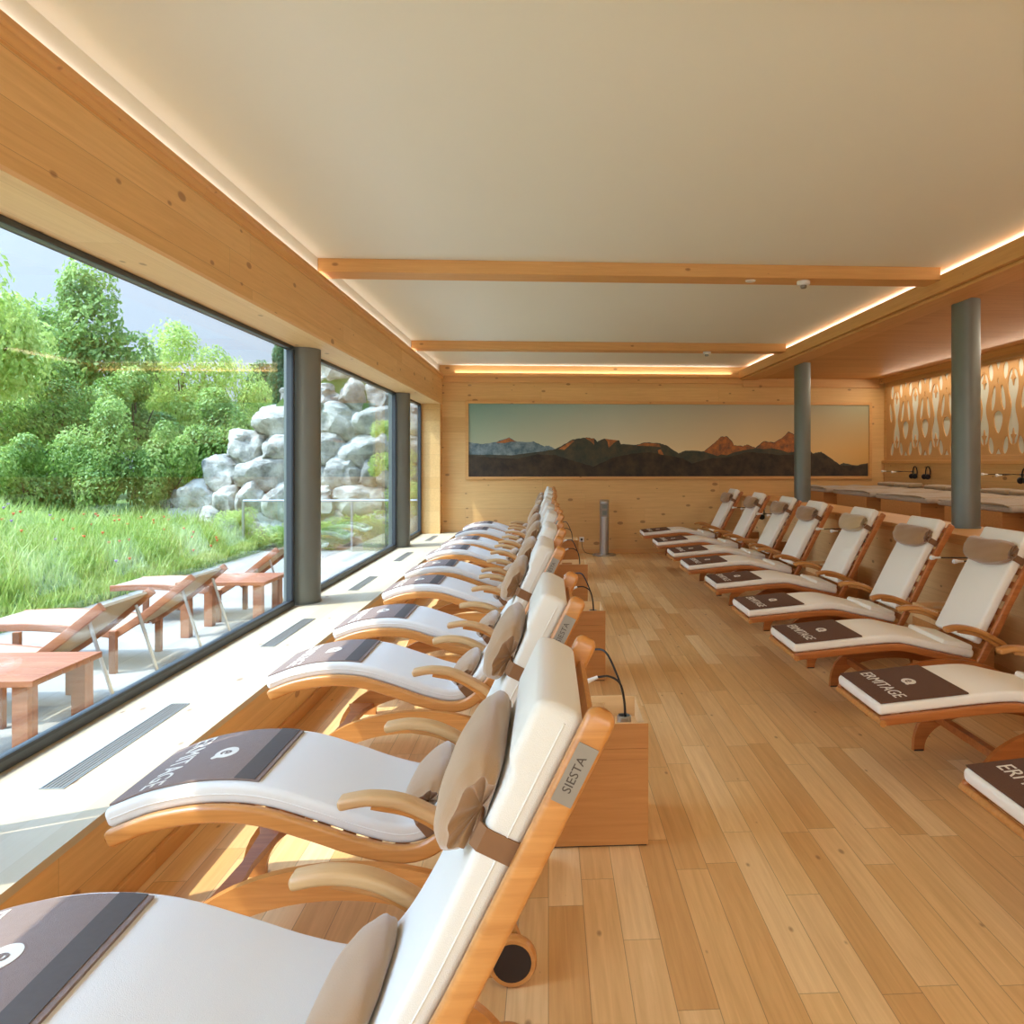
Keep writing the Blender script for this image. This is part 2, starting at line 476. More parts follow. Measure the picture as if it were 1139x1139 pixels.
class Prof:
    """a curve in the x,z plane with arc length, tangent and normal"""
    def __init__(s, pts, n=8):
        s.p = catmull([(x, z) for x, z in pts], n)
        s.s = [0.0]
        for a, b in zip(s.p, s.p[1:]):
            s.s.append(s.s[-1] + (b - a).length)
        s.L = s.s[-1]
    def at(s, t):
        t = max(0.0, min(s.L, t))
        for i in range(len(s.s) - 1):
            if t <= s.s[i + 1] + 1e-9:
                k = (t - s.s[i]) / max(1e-9, s.s[i + 1] - s.s[i])
                break
        p = s.p[i].lerp(s.p[i + 1], k)
        a = (s.p[min(i + 2, len(s.p) - 1)] - s.p[i]).normalized()
        b = (s.p[i + 1] - s.p[max(i - 1, 0)]).normalized()
        T = b.lerp(a, k).normalized()
        return p, T, Vector((-T[1], T[0]))
    def pos(s, t, n, y):
        p, T, N = s.at(t)
        q = p + N * n
        return (q[0], y, q[1])
    def sweep(s, mb, s0, s1, sec, steps=40, endr=0.0, secf=None, yoff=0.0):
        """sec: list of (n, y). endr rounds both ends"""
        rings = []
        cn = sum(a for a, b in sec) / len(sec); cb = sum(b for a, b in sec) / len(sec)
        ts = []
        if endr:
            for k in range(4):
                a = pi / 2 * k / 4
                ts.append((s0 + endr * (1 - sin(a)) if False else s0 + endr * (1 - cos(a)), sin(a) * 0.999 + 0.001))
            for k in range(steps + 1):
                ts.append((s0 + endr + (s1 - s0 - 2 * endr) * k / steps, 1.0))
            for k in range(3, -1, -1):
                a = pi / 2 * k / 4
                ts.append((s1 - endr * (1 - cos(a)), sin(a) * 0.999 + 0.001))
        else:
            ts = [(s0 + (s1 - s0) * k / steps, 1.0) for k in range(steps + 1)]
        hn = max(a for a, b in sec) - cn
        hb = max(b for a, b in sec) - cb
        for t, k in ts:
            S = secf(t) if secf else sec
            p, T, N = s.at(t)
            ring = []
            for a, b in S:
                # inset by the same distance on all sides at the rounded ends
                d = (1 - k) * min(endr if endr else 0, hn * 0.98)
                aa = cn + (a - cn) * (1 - d / hn)
                bb = cb + (b - cb) * (1 - d / hb)
                q = p + N * aa
                ring.append((q[0], bb + yoff, q[1]))
            rings.append(ring)
        mb.loft(rings)
        return mb

def text_mesh(txt, size, align='CENTER', shear=0.0):
    cu = bpy.data.curves.new('lettering', 'FONT')
    cu.body = txt; cu.size = size; cu.align_x = align; cu.align_y = 'CENTER'; cu.shear = shear
    cu.resolution_u = 3
    o = bpy.data.objects.new('lettering', cu)
    COL.objects.link(o)
    bpy.context.view_layer.update()
    dg = bpy.context.evaluated_depsgraph_get()
    me = bpy.data.meshes.new_from_object(o.evaluated_get(dg))
    vs = [tuple(v.co) for v in me.vertices]
    fs = [tuple(p.vertices) for p in me.polygons]
    bpy.data.objects.remove(o)
    return vs, fs

def solid_text(txt, size, fn, th=0.0012, **kw):
    """lettering given a little thickness; fn maps (tx, ty, height) to a point"""
    vs, fs = text_mesh(txt, size, **kw)
    mb = MB()
    n = len(vs)
    mb.v = [fn(x, y, th) for x, y, z in vs] + [fn(x, y, 0.0) for x, y, z in vs]
    edges = {}
    for f in fs:
        for i in range(len(f)):
            e = (f[i], f[(i + 1) % len(f)])
            edges[e] = 1
    mb.f = [tuple(f) for f in fs] + [tuple(i + n for i in reversed(f)) for f in fs]
    for (a, b) in edges:
        if (b, a) not in edges:
            mb.f.append((a, b, b + n, a + n))
    return mb

ORD = ['nearest', 'second', 'third', 'fourth', 'fifth', 'sixth', 'seventh', 'eighth', 'ninth', 'farthest']

# ================================================================== STRUCTURE
XW, XL, XF = -2.165, -1.54, -1.82        # window plane, ledge edge, fascia
YB, YF = 12.57, -3.0                    # back wall, wall behind the camera
ZL, ZH, ZT, ZC = 0.38, 2.57, 3.07, 3.25 # ledge, window head, fascia top, ceiling
XP, XR = 3.38, 5.95                     # partition face, right wall
ZW = 3.05                               # wooden ceiling over the beds

MB().box(XL - 0.02, XR, YF, YB, -0.1, 0).build('floor', m_floor, kind='structure')
MB().box(-2.2, XL, YF, YB, ZL - 0.03, ZL).build('trim_1', m_ledge, kind='structure', sharp=None)      # window ledge board
MB().box(-2.2, XL - 0.008, YF, YB, -0.1, ZL - 0.03).build('wall_left_plinth', m_riser, kind='structure')
bb = MB(); bb.box(XL - 0.008, XL + 0.012, YF, YB, 0, 0.075)
bb.build('baseboard_left', m_trim_y, kind='structure', bevel=0.003)
MB().box(XL, XP, YB - 0.018, YB, 0, 0.08).build('baseboard_back', m_beam, kind='structure', bevel=0.003)
MB().box(XP - 0.015, XP, YF, YB - 0.02, 0, 0.075).build('baseboard_right', m_trim_y, kind='structure', bevel=0.003)
MB().box(-2.2, XR + 0.2, YB, YB + 0.25, -0.1, ZC + 0.2).build('wall_back', m_wall_back, kind='structure')
MB().box(-2.2, XR + 0.2, YF - 0.2, YF, -0.1, ZC + 0.2).build('wall_front', m_ceil, kind='structure')
fill_fr = thing('window_6', None, None, (1.0, YF, 0.6), kind='structure')
MB().box(-2.36, -2.3, 0, 0.06, 0, 2.2).box(2.3, 2.36, 0, 0.06, 0, 2.2).box(-2.3, 2.3, 0, 0.06, -0.06, 0).box(-2.3, 2.3, 0, 0.06, 2.2, 2.26).build('window_frame', m_frame, fill_fr)  # added frame round the rear fill lamp; the wall has no opening
MB().box(XR, XR + 0.2, YF, YB, -0.1, ZC + 0.2).build('wall_right', m_wall_side, kind='structure')
# header above the windows: soffit, fascia, cornice, white cove band
MB().box(-2.2, XF, YF, YB, ZH, ZH + 0.02).build('trim_2', m_soffit, kind='structure')
MB().box(-2.2, XF, YF, YB, ZH + 0.02, ZT).build('wall_left', m_wall_side, kind='structure')
cr = MB()
cr.prism([(XF, ZT - 0.075), (XF + 0.012, ZT - 0.072), (XF + 0.022, ZT - 0.05), (XF + 0.022, ZT - 0.03), (XF + 0.036, ZT - 0.022), (XF + 0.036, ZT + 0.004), (XF, ZT + 0.004)], YF, YB)
cr.build('trim_3', m_trim_y, kind='structure')
MB().box(-2.2, XF - 0.05, YF, YB, ZT, ZC + 0.2).build('trim_4', m_ceil, kind='structure')
MB().box(XF - 0.055, XR, YF, YB, ZC, ZC + 0.2).build('ceiling', m_ceil, kind='structure')
# end pier beside the last window
MB().box(XW - 0.03, XF - 0.004, 12.35, YB, ZL, ZH).build('trim_5', m_riser, kind='structure')
# back cornice
MB().box(XF, 3.4, YB - 0.035, YB, 2.955, 3.05).build('trim_6', m_beam, kind='structure', bevel=0.004)
MB().box(XF, 3.4, YB - 0.06, YB, 3.05, 3.085).build('trim_7', m_beam, kind='structure', bevel=0.006)
MB().box(3.4, XR - 0.1, YB - 0.04, YB, 2.90, ZW).build('trim_8', m_beam, kind='structure', bevel=0.004)
# lower timber ceiling on the right, its face, cove and mouldings
MB().box(3.35, XR, YF, YB, ZW, ZW + 0.03).build('ceiling_timber', m_woodceil, kind='structure')
MB().box(3.33, 3.375, YF, YB, ZW - 0.005, 3.185).build('trim_9', m_trim_y, kind='structure', bevel=0.004)
MB().box(3.375, 3.66, YF, YB, ZW - 0.035, ZW).build('trim_10', m_trim_y, kind='structure', bevel=0.01)
MB().box(3.62, 3.66, YF, YB, ZW + 0.03, ZC).build('trim_11', m_ceil, kind='structure')
# partition between loungers and beds
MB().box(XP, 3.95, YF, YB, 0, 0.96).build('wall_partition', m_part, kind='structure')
MB().box(XP - 0.03, 3.97, YF, YB, 0.96, 1.0).build('trim_12', m_trim_y, kind='structure', bevel=0.006)
MB().box(XP - 0.016, XP, YF, YB, 0.915, 0.96).build('trim_13', m_trim_y, kind='structure', bevel=0.005)
MB().box(3.95, XR, YF, YB, 0.0, 0.55).build('floor_platform', m_floor, kind='structure')
# cross beams
for i, y in enumerate((-2.1, 1.95, 6.0, 10.02)):
    MB().box(XF - 0.05, 3.332, y, y + 0.24, 3.14, ZC).build('trim_%d' % (14 + i), m_beam, kind='structure', bevel=0.004)

# window head and outside wall strips
MB().box(-2.23, -2.2, YF - 0.2, YB + 0.25, ZH, 3.8).build('wall_outside', m_render, kind='structure')
# windows
edges = [(-3.0, -2.08), (-1.74, 2.0), (2.34, 6.25), (6.59, 10.35), (10.69, 12.35)]
for i in range(5):
    a, b = edges[i]
    w = thing('window_%d' % (i + 1), None, None, (XW, (a + b) / 2, ZL), kind='structure')
    h = (b - a) / 2
    fr = MB()
    z0, z1 = 0.0, ZH - ZL
    fr.box(-0.03, 0.03, -h, h, z0, z0 + 0.045)
    fr.box(-0.03, 0.02, -h, h, z1 - 0.03, z1)
    fr.box(-0.03, 0.03, -h, -h + 0.045, z0 + 0.045, z1 - 0.03)
    fr.box(-0.03, 0.03, h - 0.045, h, z0 + 0.045, z1 - 0.03)
    fr.build('window_frame', m_frame, w, bevel=0.004)
    gk = MB()
    gk.box(0.0201, 0.034, -h + 0.045, h - 0.045, z0 + 0.045, z0 + 0.06)
    gk.box(0.0201, 0.034, -h + 0.045, -h + 0.058, z0 + 0.06, z1 - 0.04)
    gk.box(0.0201, 0.034, h - 0.058, h - 0.045, z0 + 0.06, z1 - 0.04)
    gk.build('glazing_bead', m_black, w)
    MB().box(-0.012, 0.008, -h + 0.04, h - 0.04, z0 + 0.04, z1 - 0.025).build('glass_pane', m_glass, w, sharp=None)

# round columns
def column(x, y, z0, z1, r, label, group):
    t = thing('column', label, 'column', (x, y, z0), group=group)
    MB().lathe([(r, 0.0), (r, z1 - z0)], n=48).build('shaft', m_steel, t)
    MB().lathe([(r + 0.006, 0.0), (r + 0.006, 0.012), (r + 0.001, 0.014)], n=48).build('base_ring', m_steel, t)
column(-2.13, 2.17, ZL, ZH, 0.15, 'grey steel column on the window ledge outside the picture', 'columns in front of the windows')
column(-2.13, 6.42, ZL, ZH, 0.15, 'nearer round grey steel column on the window ledge between two big panes', 'columns in front of the windows')
column(-2.13, 10.52, ZL, ZH, 0.15, 'farther round grey steel column on the window ledge by the end wall', 'columns in front of the windows')
column(3.76, 6.35, 1.0, ZW - 0.0, 0.118, 'nearer dark round column on the low wall, crossing the carved panels', 'columns on the low wall')
column(3.76, 10.57, 1.0, ZW - 0.0, 0.118, 'farther dark round column on the low wall, crossing the mountain picture', 'columns on the low wall')

# floor grilles in the ledge
gl0 = None
for i, (y0, y1, lab) in enumerate(((2.80, 3.75, 'long aluminium slot grille in the pale ledge, nearest the camera'),
                              (4.87, 5.72, 'aluminium slot grille in the ledge before the nearer window column'),
                              (6.95, 7.78, 'aluminium slot grille in the ledge just past the nearer window column'),
                              (8.95, 9.82, 'aluminium slot grille in the ledge before the farther window column'),
                              (11.2, 12.0, 'small aluminium slot grille in the ledge next to the end wall'))):
    t = thing('ventilation_grille', lab, 'vent', (-1.845, (y0 + y1) / 2, ZL), group='slot grilles in the window ledge')
    L = (y1 - y0) / 2
    f = MB()
    f.box(-0.045, -0.039, -L, L, 0.0, 0.004); f.box(0.039, 0.045, -L, L, 0.0, 0.004)
    f.box(-0.039, 0.039, -L, -L + 0.006, 0.0, 0.004); f.box(-0.039, 0.039, L - 0.006, L, 0.0, 0.004)
    f.build('frame', m_metal, t)
    MB().box(-0.039, 0.039, -L + 0.006, L - 0.006, 0.0, 0.0008).build('dark_slot', m_steel, t)
    s = MB()
    for k in range(5):
        x = -0.030 + k * 0.015
        s.box(x - 0.0035, x + 0.0035, -L + 0.006, L - 0.006, 0.0008, 0.003)
    s.build('louvre_bars', m_plate, t)

# ================================================================== PICTURE ON THE BACK WALL
def on_back(px, py, y=YB - 0.02):
    u = (px - 654.0) / FPX
    dx = u * cos(YAW) + sin(YAW); dy = cos(YAW) - u * sin(YAW)
    return (dx / dy * y, CAM_H - (py - 513.0) / FPX / dy * y)
pic = thing('mountain_panorama', 'wide panorama picture of mountain peaks at sunset on the end wall', 'picture', (1.9, YB, 1.9))
PX0, PZ1 = on_back(521, 449); PX1, PZ0 = on_back(967, 530)
PZ1 = 2.59; PZ0 = 1.335
OX, OZ = 1.9, 1.9
fr = MB()
b = 0.05
fr.box(PX0 - b - OX, PX0 - OX, -0.035, 0, PZ0 - b - OZ, PZ1 + b - OZ)
fr.box(PX1 - OX, PX1 + b - OX, -0.035, 0, PZ0 - b - OZ, PZ1 + b - OZ)
fr.box(PX0 - OX, PX1 - OX, -0.035, 0, PZ0 - b - OZ, PZ0 - OZ)
fr.box(PX0 - OX, PX1 - OX, -0.035, 0, PZ1 - OZ, PZ1 + b - OZ)
fr.build('picture_frame', m_beam, pic, bevel=0.004)
# printed sky: artwork colours
m, n, l, p = new_mat('printed_sky')
tc = n.new('ShaderNodeTexCoord'); sp = n.new('ShaderNodeSeparateXYZ'); l.new(tc.outputs['Generated'], sp.inputs[0])
rt = n.new('ShaderNodeValToRGB'); rb = n.new('ShaderNodeValToRGB')
for r_, cs in ((rt, [(0, (118, 160, 152)), (0.35, (168, 184, 174)), (0.7, (188, 178, 152)), (1, (164, 164, 132))]),
               (rb, [(0, (176, 184, 150)), (0.35, (232, 218, 184)), (0.7, (238, 206, 148)), (1, (214, 164, 90))])):
    e = r_.color_ramp.elements
    e[0].position = cs[0][0]; e[0].color = srgb(*cs[0][1]); e[1].position = 1; e[1].color = srgb(*cs[-1][1])
    for q, c in cs[1:-1]:
        k = e.new(q); k.color = srgb(*c)
    l.new(sp.outputs['X'], r_.inputs[0])
mr = n.new('ShaderNodeMapRange'); mr.inputs[1].default_value = 0.35; mr.inputs[2].default_value = 1.0
l.new(sp.outputs['Z'], mr.inputs[0])
l.new(mixc(n, l, mr.outputs[0], rb.outputs[0], rt.outputs[0]), p.inputs['Base Color'])
p.inputs['Roughness'].default_value = 0.6
MB().box(PX0 - OX, PX1 - OX, -0.012, 0, PZ0 - OZ, PZ1 - OZ).build('print_sky', m, pic, sharp=None)

def art(name, c1, c2, sc=3.0):
    m, n, l, p = new_mat(name)
    tc = n.new('ShaderNodeTexCoord')
    nz = n.new('ShaderNodeTexNoise'); nz.inputs['Scale'].default_value = sc; nz.inputs['Detail'].default_value = 9; nz.inputs['Roughness'].default_value = 0.7
    l.new(tc.outputs['Object'], nz.inputs['Vector'])
    r = n.new('ShaderNodeValToRGB'); r.color_ramp.elements[0].position = 0.38; r.color_ramp.elements[1].position = 0.62
    r.color_ramp.elements[0].color = c1; r.color_ramp.elements[1].color = c2
    l.new(nz.outputs['Fac'], r.inputs[0]); l.new(r.outputs[0], p.inputs['Base Color'])
    p.inputs['Roughness'].default_value = 0.65
    return m
def ridge(name, pts, mat, depth, bottom=530):
    """pts are picture coordinates of the ridge line"""
    random.seed(len(pts))
    Q = [on_back(*q) for q in pts]
    fine = []
    for a, c in zip(Q, Q[1:]):
        for k in range(6):
            t = k / 6
            fine.append((a[0] + (c[0] - a[0]) * t, a[1] + (c[1] - a[1]) * t + random.uniform(-0.006, 0.006)))
    fine.append(Q[-1])
    fine = [(min(max(x, PX0), PX1) - OX, z - OZ) for x, z in fine]
    mb = MB()
    for (x0, z0), (x1, z1) in zip(fine, fine[1:]):
        zb = PZ0 - OZ if bottom == 530 else min(z0, z1) - 0.05
        o = len(mb.v)
        mb.v += [(x0, -depth, zb), (x1, -depth, zb), (x1, -depth, z1), (x0, -depth, z0), (x0, -depth + .001, zb), (x1, -depth + .001, zb), (x1, -depth + .001, z1), (x0, -depth + .001, z0)]
        mb.f += [(o, o + 1, o + 2, o + 3), (o + 7, o + 6, o + 5, o + 4), (o + 3, o + 2, o + 6, o + 7)]
    return mb.build(name, mat, pic, sharp=None)
c2 = lambda L: [(500 + a * .2283, 430 + b * .2283) for a, b in L]
c3 = lambda L: [(740 + a * .2283, 430 + b * .2283) for a, b in L]
RID = c2([(93, 270), (150, 280), (220, 272), (290, 247), (330, 270), (410, 268), (460, 290), (485, 287), (515, 305), (560, 300)])
ridge('print_snow_peaks', RID, art('snowy_slopes', srgb(74, 98, 108), srgb(140, 156, 160), 6), 0.0135)
MAIN = c2([(93, 330), (300, 335), (420, 320), (515, 305), (600, 258), (660, 248), (705, 252), (720, 268), (755, 252), (790, 262), (825, 260), (835, 280), (910, 285), (950, 272), (1020, 275), (1060, 288), (1110, 320)]) + \
    c3([(65, 325), (100, 312), (190, 315), (250, 265), (270, 245), (300, 242), (325, 265), (335, 285), (380, 290), (400, 282), (440, 298), (480, 265), (530, 272), (570, 250), (600, 220), (637, 235), (680, 290), (720, 325), (760, 318), (800, 345), (850, 380), (870, 372), (930, 385), (988, 372)])
ridge('print_main_ridge', MAIN, art('dusk_slopes', srgb(52, 60, 50), srgb(84, 76, 56), 5), 0.015)
SUNM = art('sunlit_rock', srgb(196, 118, 56), srgb(120, 82, 56), 9)
def patch(name, pts, dep=0.0165):
    Q = [on_back(*q) for q in pts]
    MB().prism([(x - OX, z - OZ) for x, z in Q], -dep, -dep + 0.001).build(name, SUNM, pic, sharp=None)
patch('print_sunlit_peak', c3([(190, 318), (250, 266), (270, 247), (298, 244), (324, 268), (336, 288), (378, 292), (400, 284), (438, 300), (380, 310), (330, 322), (300, 335), (272, 330), (255, 338), (225, 328)]))
patch('print_sunlit_peak', c3([(445, 300), (481, 268), (530, 275), (570, 252), (600, 223), (640, 240), (660, 275), (680, 300), (650, 315), (600, 322), (560, 308), (520, 300), (480, 305)]))
patch('print_sunlit_peak', c2([(224, 274), (290, 250), (326, 270), (300, 268), (270, 275)]))
patch('print_sunlit_peak', c2([(530, 305), (598, 262), (610, 264), (560, 308)]))
patch('print_sunlit_peak', c2([(660, 250), (703, 254), (706, 285), (690, 268)]))
patch('print_sunlit_peak', c2([(757, 254), (820, 262), (800, 275), (775, 300), (770, 268)]))
patch('print_sunlit_peak', c2([(910, 288), (950, 275), (1020, 279), (1030, 295), (980, 290)]))
patch('print_sunlit_peak', c2([(1015, 310), (1030, 305), (1045, 335), (1020, 332)]))
ridge('print_foothills', c2([(93, 335), (200, 345), (330, 352), (430, 330), (520, 335), (600, 360), (700, 390), (800, 345), (900, 325), (980, 320), (1060, 335), (1139, 350)]) +
      c3([(130, 375), (220, 350), (300, 345), (400, 318), (480, 325), (560, 335), (640, 330), (720, 328), (760, 322), (800, 348), (850, 383), (930, 388), (988, 376)]),
      art('forest_dusk', srgb(38, 30, 20), srgb(74, 58, 38), 4), 0.018)

# ================================================================== CARVED LATTICE ON THE RIGHT WALL
def ribbon(mb, pts, w, x0=-0.022, x1=0.0):
    """flat band in the y,z plane"""
    P = [Vector(p) for p in pts]
    L, R = [], []
    for i, p in enumerate(P):
        t = (P[min(i + 1, len(P) - 1)] - P[max(i - 1, 0)]).normalized()
        nn = Vector((-t[1], t[0])) * w / 2
        L.append(p + nn); R.append(p - nn)
    rings = [[(x0, a[0], a[1]), (x0, b[0], b[1]), (x1, b[0], b[1]), (x1, a[0], a[1])] for a, b in zip(L, R)]
    mb.loft(rings)
def lattice(y0, y1, label):
    z0, z1 = 1.62, 2.98
    H = z1 - z0
    t = thing('lattice_panel', label, 'wall panel', (XR - 0.003, (y0 + y1) / 2, z0), group='carved panels on the right wall')
    cy = (y0 + y1) / 2
    MB().box(-0.012, 0.0, y0 - cy, y1 - cy, 0, H).build('backing_board', m_ceil, t)
    mb = MB()
    X0, X1 = -0.024, -0.012
    mb.box(X0, X1, y0 - cy, y1 - cy, 0, 0.05); mb.box(X0, X1, y0 - cy, y1 - cy, H - 0.04, H)
    mb.box(X0, X1, y0 - cy, y0 - cy + 0.05, 0.05, H - 0.04); mb.box(X0, X1, y1 - cy - 0.05, y1 - cy, 0.05, H - 0.04)
    pitch = 0.6
    nC = int(round((y1 - y0 - 0.1) / pitch))
    pitch = (y1 - y0 - 0.1) / nC
    ya, yb, za, zb = y0 - cy + 0.05, y1 - cy - 0.05, 0.05, H - 0.04
    holes = []
    def oval(yc, zc, ry, rz, tear=0.0, lean=0.0, n=18):
        pts = []
        for k in range(n):
            a = 2 * pi * k / n
            w = ry * cos(a) * (1 + tear * sin(a))
            zz_ = zc * H + rz * H * sin(a)
            pts.append((yc + w * pitch + lean * pitch * sin(a), zz_))
        holes.append(pts)
    for c in range(nC):
        yc = ya + pitch * (c + 0.5)
        L_, R_ = [], []
        for k in range(1, 30):
            q = 0.135 + 0.73 * k / 30
            if q < 0.30: w = 0.175 * sqrt(max(0.0, 1 - ((0.30 - q) / 0.17) ** 2))
            elif q > 0.70: w = 0.175 * sqrt(max(0.0, 1 - ((q - 0.70) / 0.17) ** 2))
            else: w = 0.125 + 0.05 * cos(2 * pi * (q - 0.30) / 0.40)
            R_.append((yc + w * pitch, q * H)); L_.append((yc - w * pitch, q * H))
        holes.append([(yc, 0.13 * H)] + R_ + [(yc, 0.87 * H)] + L_[::-1])
        for sg in (-1, 1):
            oval(yc + sg * 0.245 * pitch, 0.855, 0.085, 0.085, 0.1, -sg * 0.015)
            oval(yc + sg * 0.25 * pitch, 0.14, 0.09, 0.085, -0.1, -sg * 0.03)
            oval(yc + sg * 0.335 * pitch, 0.60, 0.075, 0.125, -0.1, sg * 0.045)
    for c in range(1, nC):
        b0 = ya + pitch * c
        oval(b0, 0.365, 0.15, 0.11, 0.4)
        holes.append([(b0 - 0.08 * pitch, 0.945 * H), (b0, 0.86 * H), (b0 + 0.08 * pitch, 0.945 * H)])
        holes.append([(b0 - 0.09 * pitch, 0.055 * H), (b0 + 0.09 * pitch, 0.055 * H), (b0, 0.12 * H)])
        oval(b0, 0.76, 0.022, 0.035)
    from mathutils.geometry import tessellate_polygon
    outer = [(ya, za), (yb, za), (yb, zb), (ya, zb)]
    loops = [outer] + holes
    flat = [p for lp in loops for p in lp]
    tris = tessellate_polygon([[Vector((a, b_, 0)) for a, b_ in lp] for lp in loops])
    nf = len(flat); o = len(mb.v)
    mb.v += [(X0, a, b_) for a, b_ in flat] + [(X1, a, b_) for a, b_ in flat]
    mb.f += [tuple(i + o for i in t_) for t_ in tris] + [tuple(i + o + nf for i in reversed(t_)) for t_ in tris]
    k0 = 0
    for lp in loops:
        m_ = len(lp)
        for k in range(m_):
            a_, b_ = k0 + k, k0 + (k + 1) % m_
            mb.f.append((a_ + o, b_ + o, b_ + o + nf, a_ + o + nf))
        k0 += m_
    for c in range(nC):
        yc = ya + pitch * (c + 0.5)
        for zz0, sg in ((0.125 * H, 1), (0.875 * H, -1)):
            pts = [(0.012, 0), (0.014, 0.09), (0.052, 0.15), (0.020, 0.16), (0.0, 0.24), (-0.020, 0.16), (-0.052, 0.15), (-0.014, 0.09), (-0.012, 0)]
            mb.loft([[(X0, yc + a, zz0 + sg * b_) for a, b_ in pts], [(X1, yc + a, zz0 + sg * b_) for a, b_ in pts]])
    mb.build('carved_lattice', m_lat, t)
    return t
m_lat = plain('carved_spruce', srgb(214, 164, 104), 0.55, noise=0.06, nscale=8)
lattice(7.35, 12.42, 'carved wooden lattice panel next to the end wall, over the farther beds')
lattice(2.2, 7.27, 'carved wooden lattice panel at the right edge, in front of the white wall')
MB().box(XR - 0.05, XR, YF, YB, 1.56, 1.615).build('trim_19', m_trim_y, kind='structure', bevel=0.006)
MB().box(XR - 0.10, XR - 0.085, YF, YB, 2.965, ZW).build('trim_20', m_trim_y, kind='structure')

# ================================================================== LOUNGERS
# profiles are in metres; x grows from the foot end to the head end
PL = Prof([(-1.36, .435), (-1.22, .485), (-1.06, .508), (-.90, .495), (-.74, .445), (-.60, .395), (-.47, .365), (-.37, .385), (-.28, .465), (-.19, .60), (-.08, .81), (.10, 1.165)])
OXL = -0.6

def shift(prof, dx):
    q = Prof.__new__(Prof)
    q.p = [Vector((p[0] + dx, p[1])) for p in prof.p]; q.s = prof.s; q.L = prof.L
    return q
PLl = shift(PL, -OXL)

def arc_leg(mb, xa, xb, h, hi, xi0, xi1, y0, y1):
    """bent board: outer half ellipse from xa to xb, inner opening from xi0 to xi1"""
    out, inn = [], []
    N = 28
    for k in range(N + 1):
        a = pi * k / N
        ca = cos(a); sa = sin(a)
        out.append(((xa + xb) / 2 - (xb - xa) / 2 * ca, h * sa ** 0.8))
        inn.append(((xi0 + xi1) / 2 - (xi1 - xi0) / 2 * ca, hi * sa ** 0.85))
    rings = []
    for o_, i_ in zip(out, inn):
        rings.append([(o_[0], y0, o_[1]), (o_[0], y1, o_[1]), (i_[0], y1, i_[1]), (i_[0], y0, i_[1])])
    mb.loft(rings)
    return mb

def wheel(parent, x, y, r=0.075):
    w = MB()
    w.lathe([(r * 0.78, -0.016), (r * 0.93, -0.018), (r, -0.010), (r, 0.010), (r * 0.93, 0.018), (r * 0.78, 0.016)], (x, y, r), 36, 'Y')
    o = w.build('wheel', m_teak, parent)
    MB().lathe([(r * 0.78, -0.0168), (r * 0.78, 0.0168)], (x, y, r), 32, 'Y').build('hub', m_dark, o)

def plate(prof, parent, yface, s_mid):
    pl = MB()
    rings = []
    for s_ in (s_mid - 0.055, s_mid, s_mid + 0.055):
        rings.append([prof.pos(s_, -0.019, yface), prof.pos(s_, 0.019, yface), prof.pos(s_, 0.019, yface - 0.0015), prof.pos(s_, -0.019, yface - 0.0015)])
    pl.loft(rings)
    o = pl.build('name_plate', m_plate, parent, sharp=None)
    t = solid_text('SIESTA', 0.023, lambda a, b, h: prof.pos(s_mid + a, b + 0.001, yface - 0.0016 - h), th=0.0004)
    t.build('lettering', m_ink, o, sharp=None)

def slats(prof, parent, s0, s1, n, hw, mat, lift=0.0):
    mb = MB()
    for k in range(n):
        s_ = s0 + (s1 - s0) * k / (n - 1)
        p, T, N = prof.at(s_)
        rings = []
        for y in (-hw, hw):
            rings.append([(p[0] + T[0] * a + N[0] * b_, y, p[1] + T[1] * a + N[1] * b_) for a, b_ in ((-0.022, lift), (0.022, lift), (0.022, lift + 0.012), (-0.022, lift + 0.012))])
        mb.loft(rings)
    return mb.build('slats', mat, parent)

def armrest(parent, prof_pts, y, w, mat, support):
    P = Prof(prof_pts)
    mb = MB()
    P.sweep(mb, 0, P.L, rrect(-0.017, 0.017, y - w / 2, y + w / 2, 0.012), steps=20, endr=0.012)
    o = mb.build('armrest', mat, parent)
    S = Prof(support)
    m2 = MB()
    S.sweep(m2, 0, S.L, rrect(-0.014, 0.014, y - 0.012, y + 0.012, 0.006), steps=16)
    m2.build('arm_support', m_teak, o)

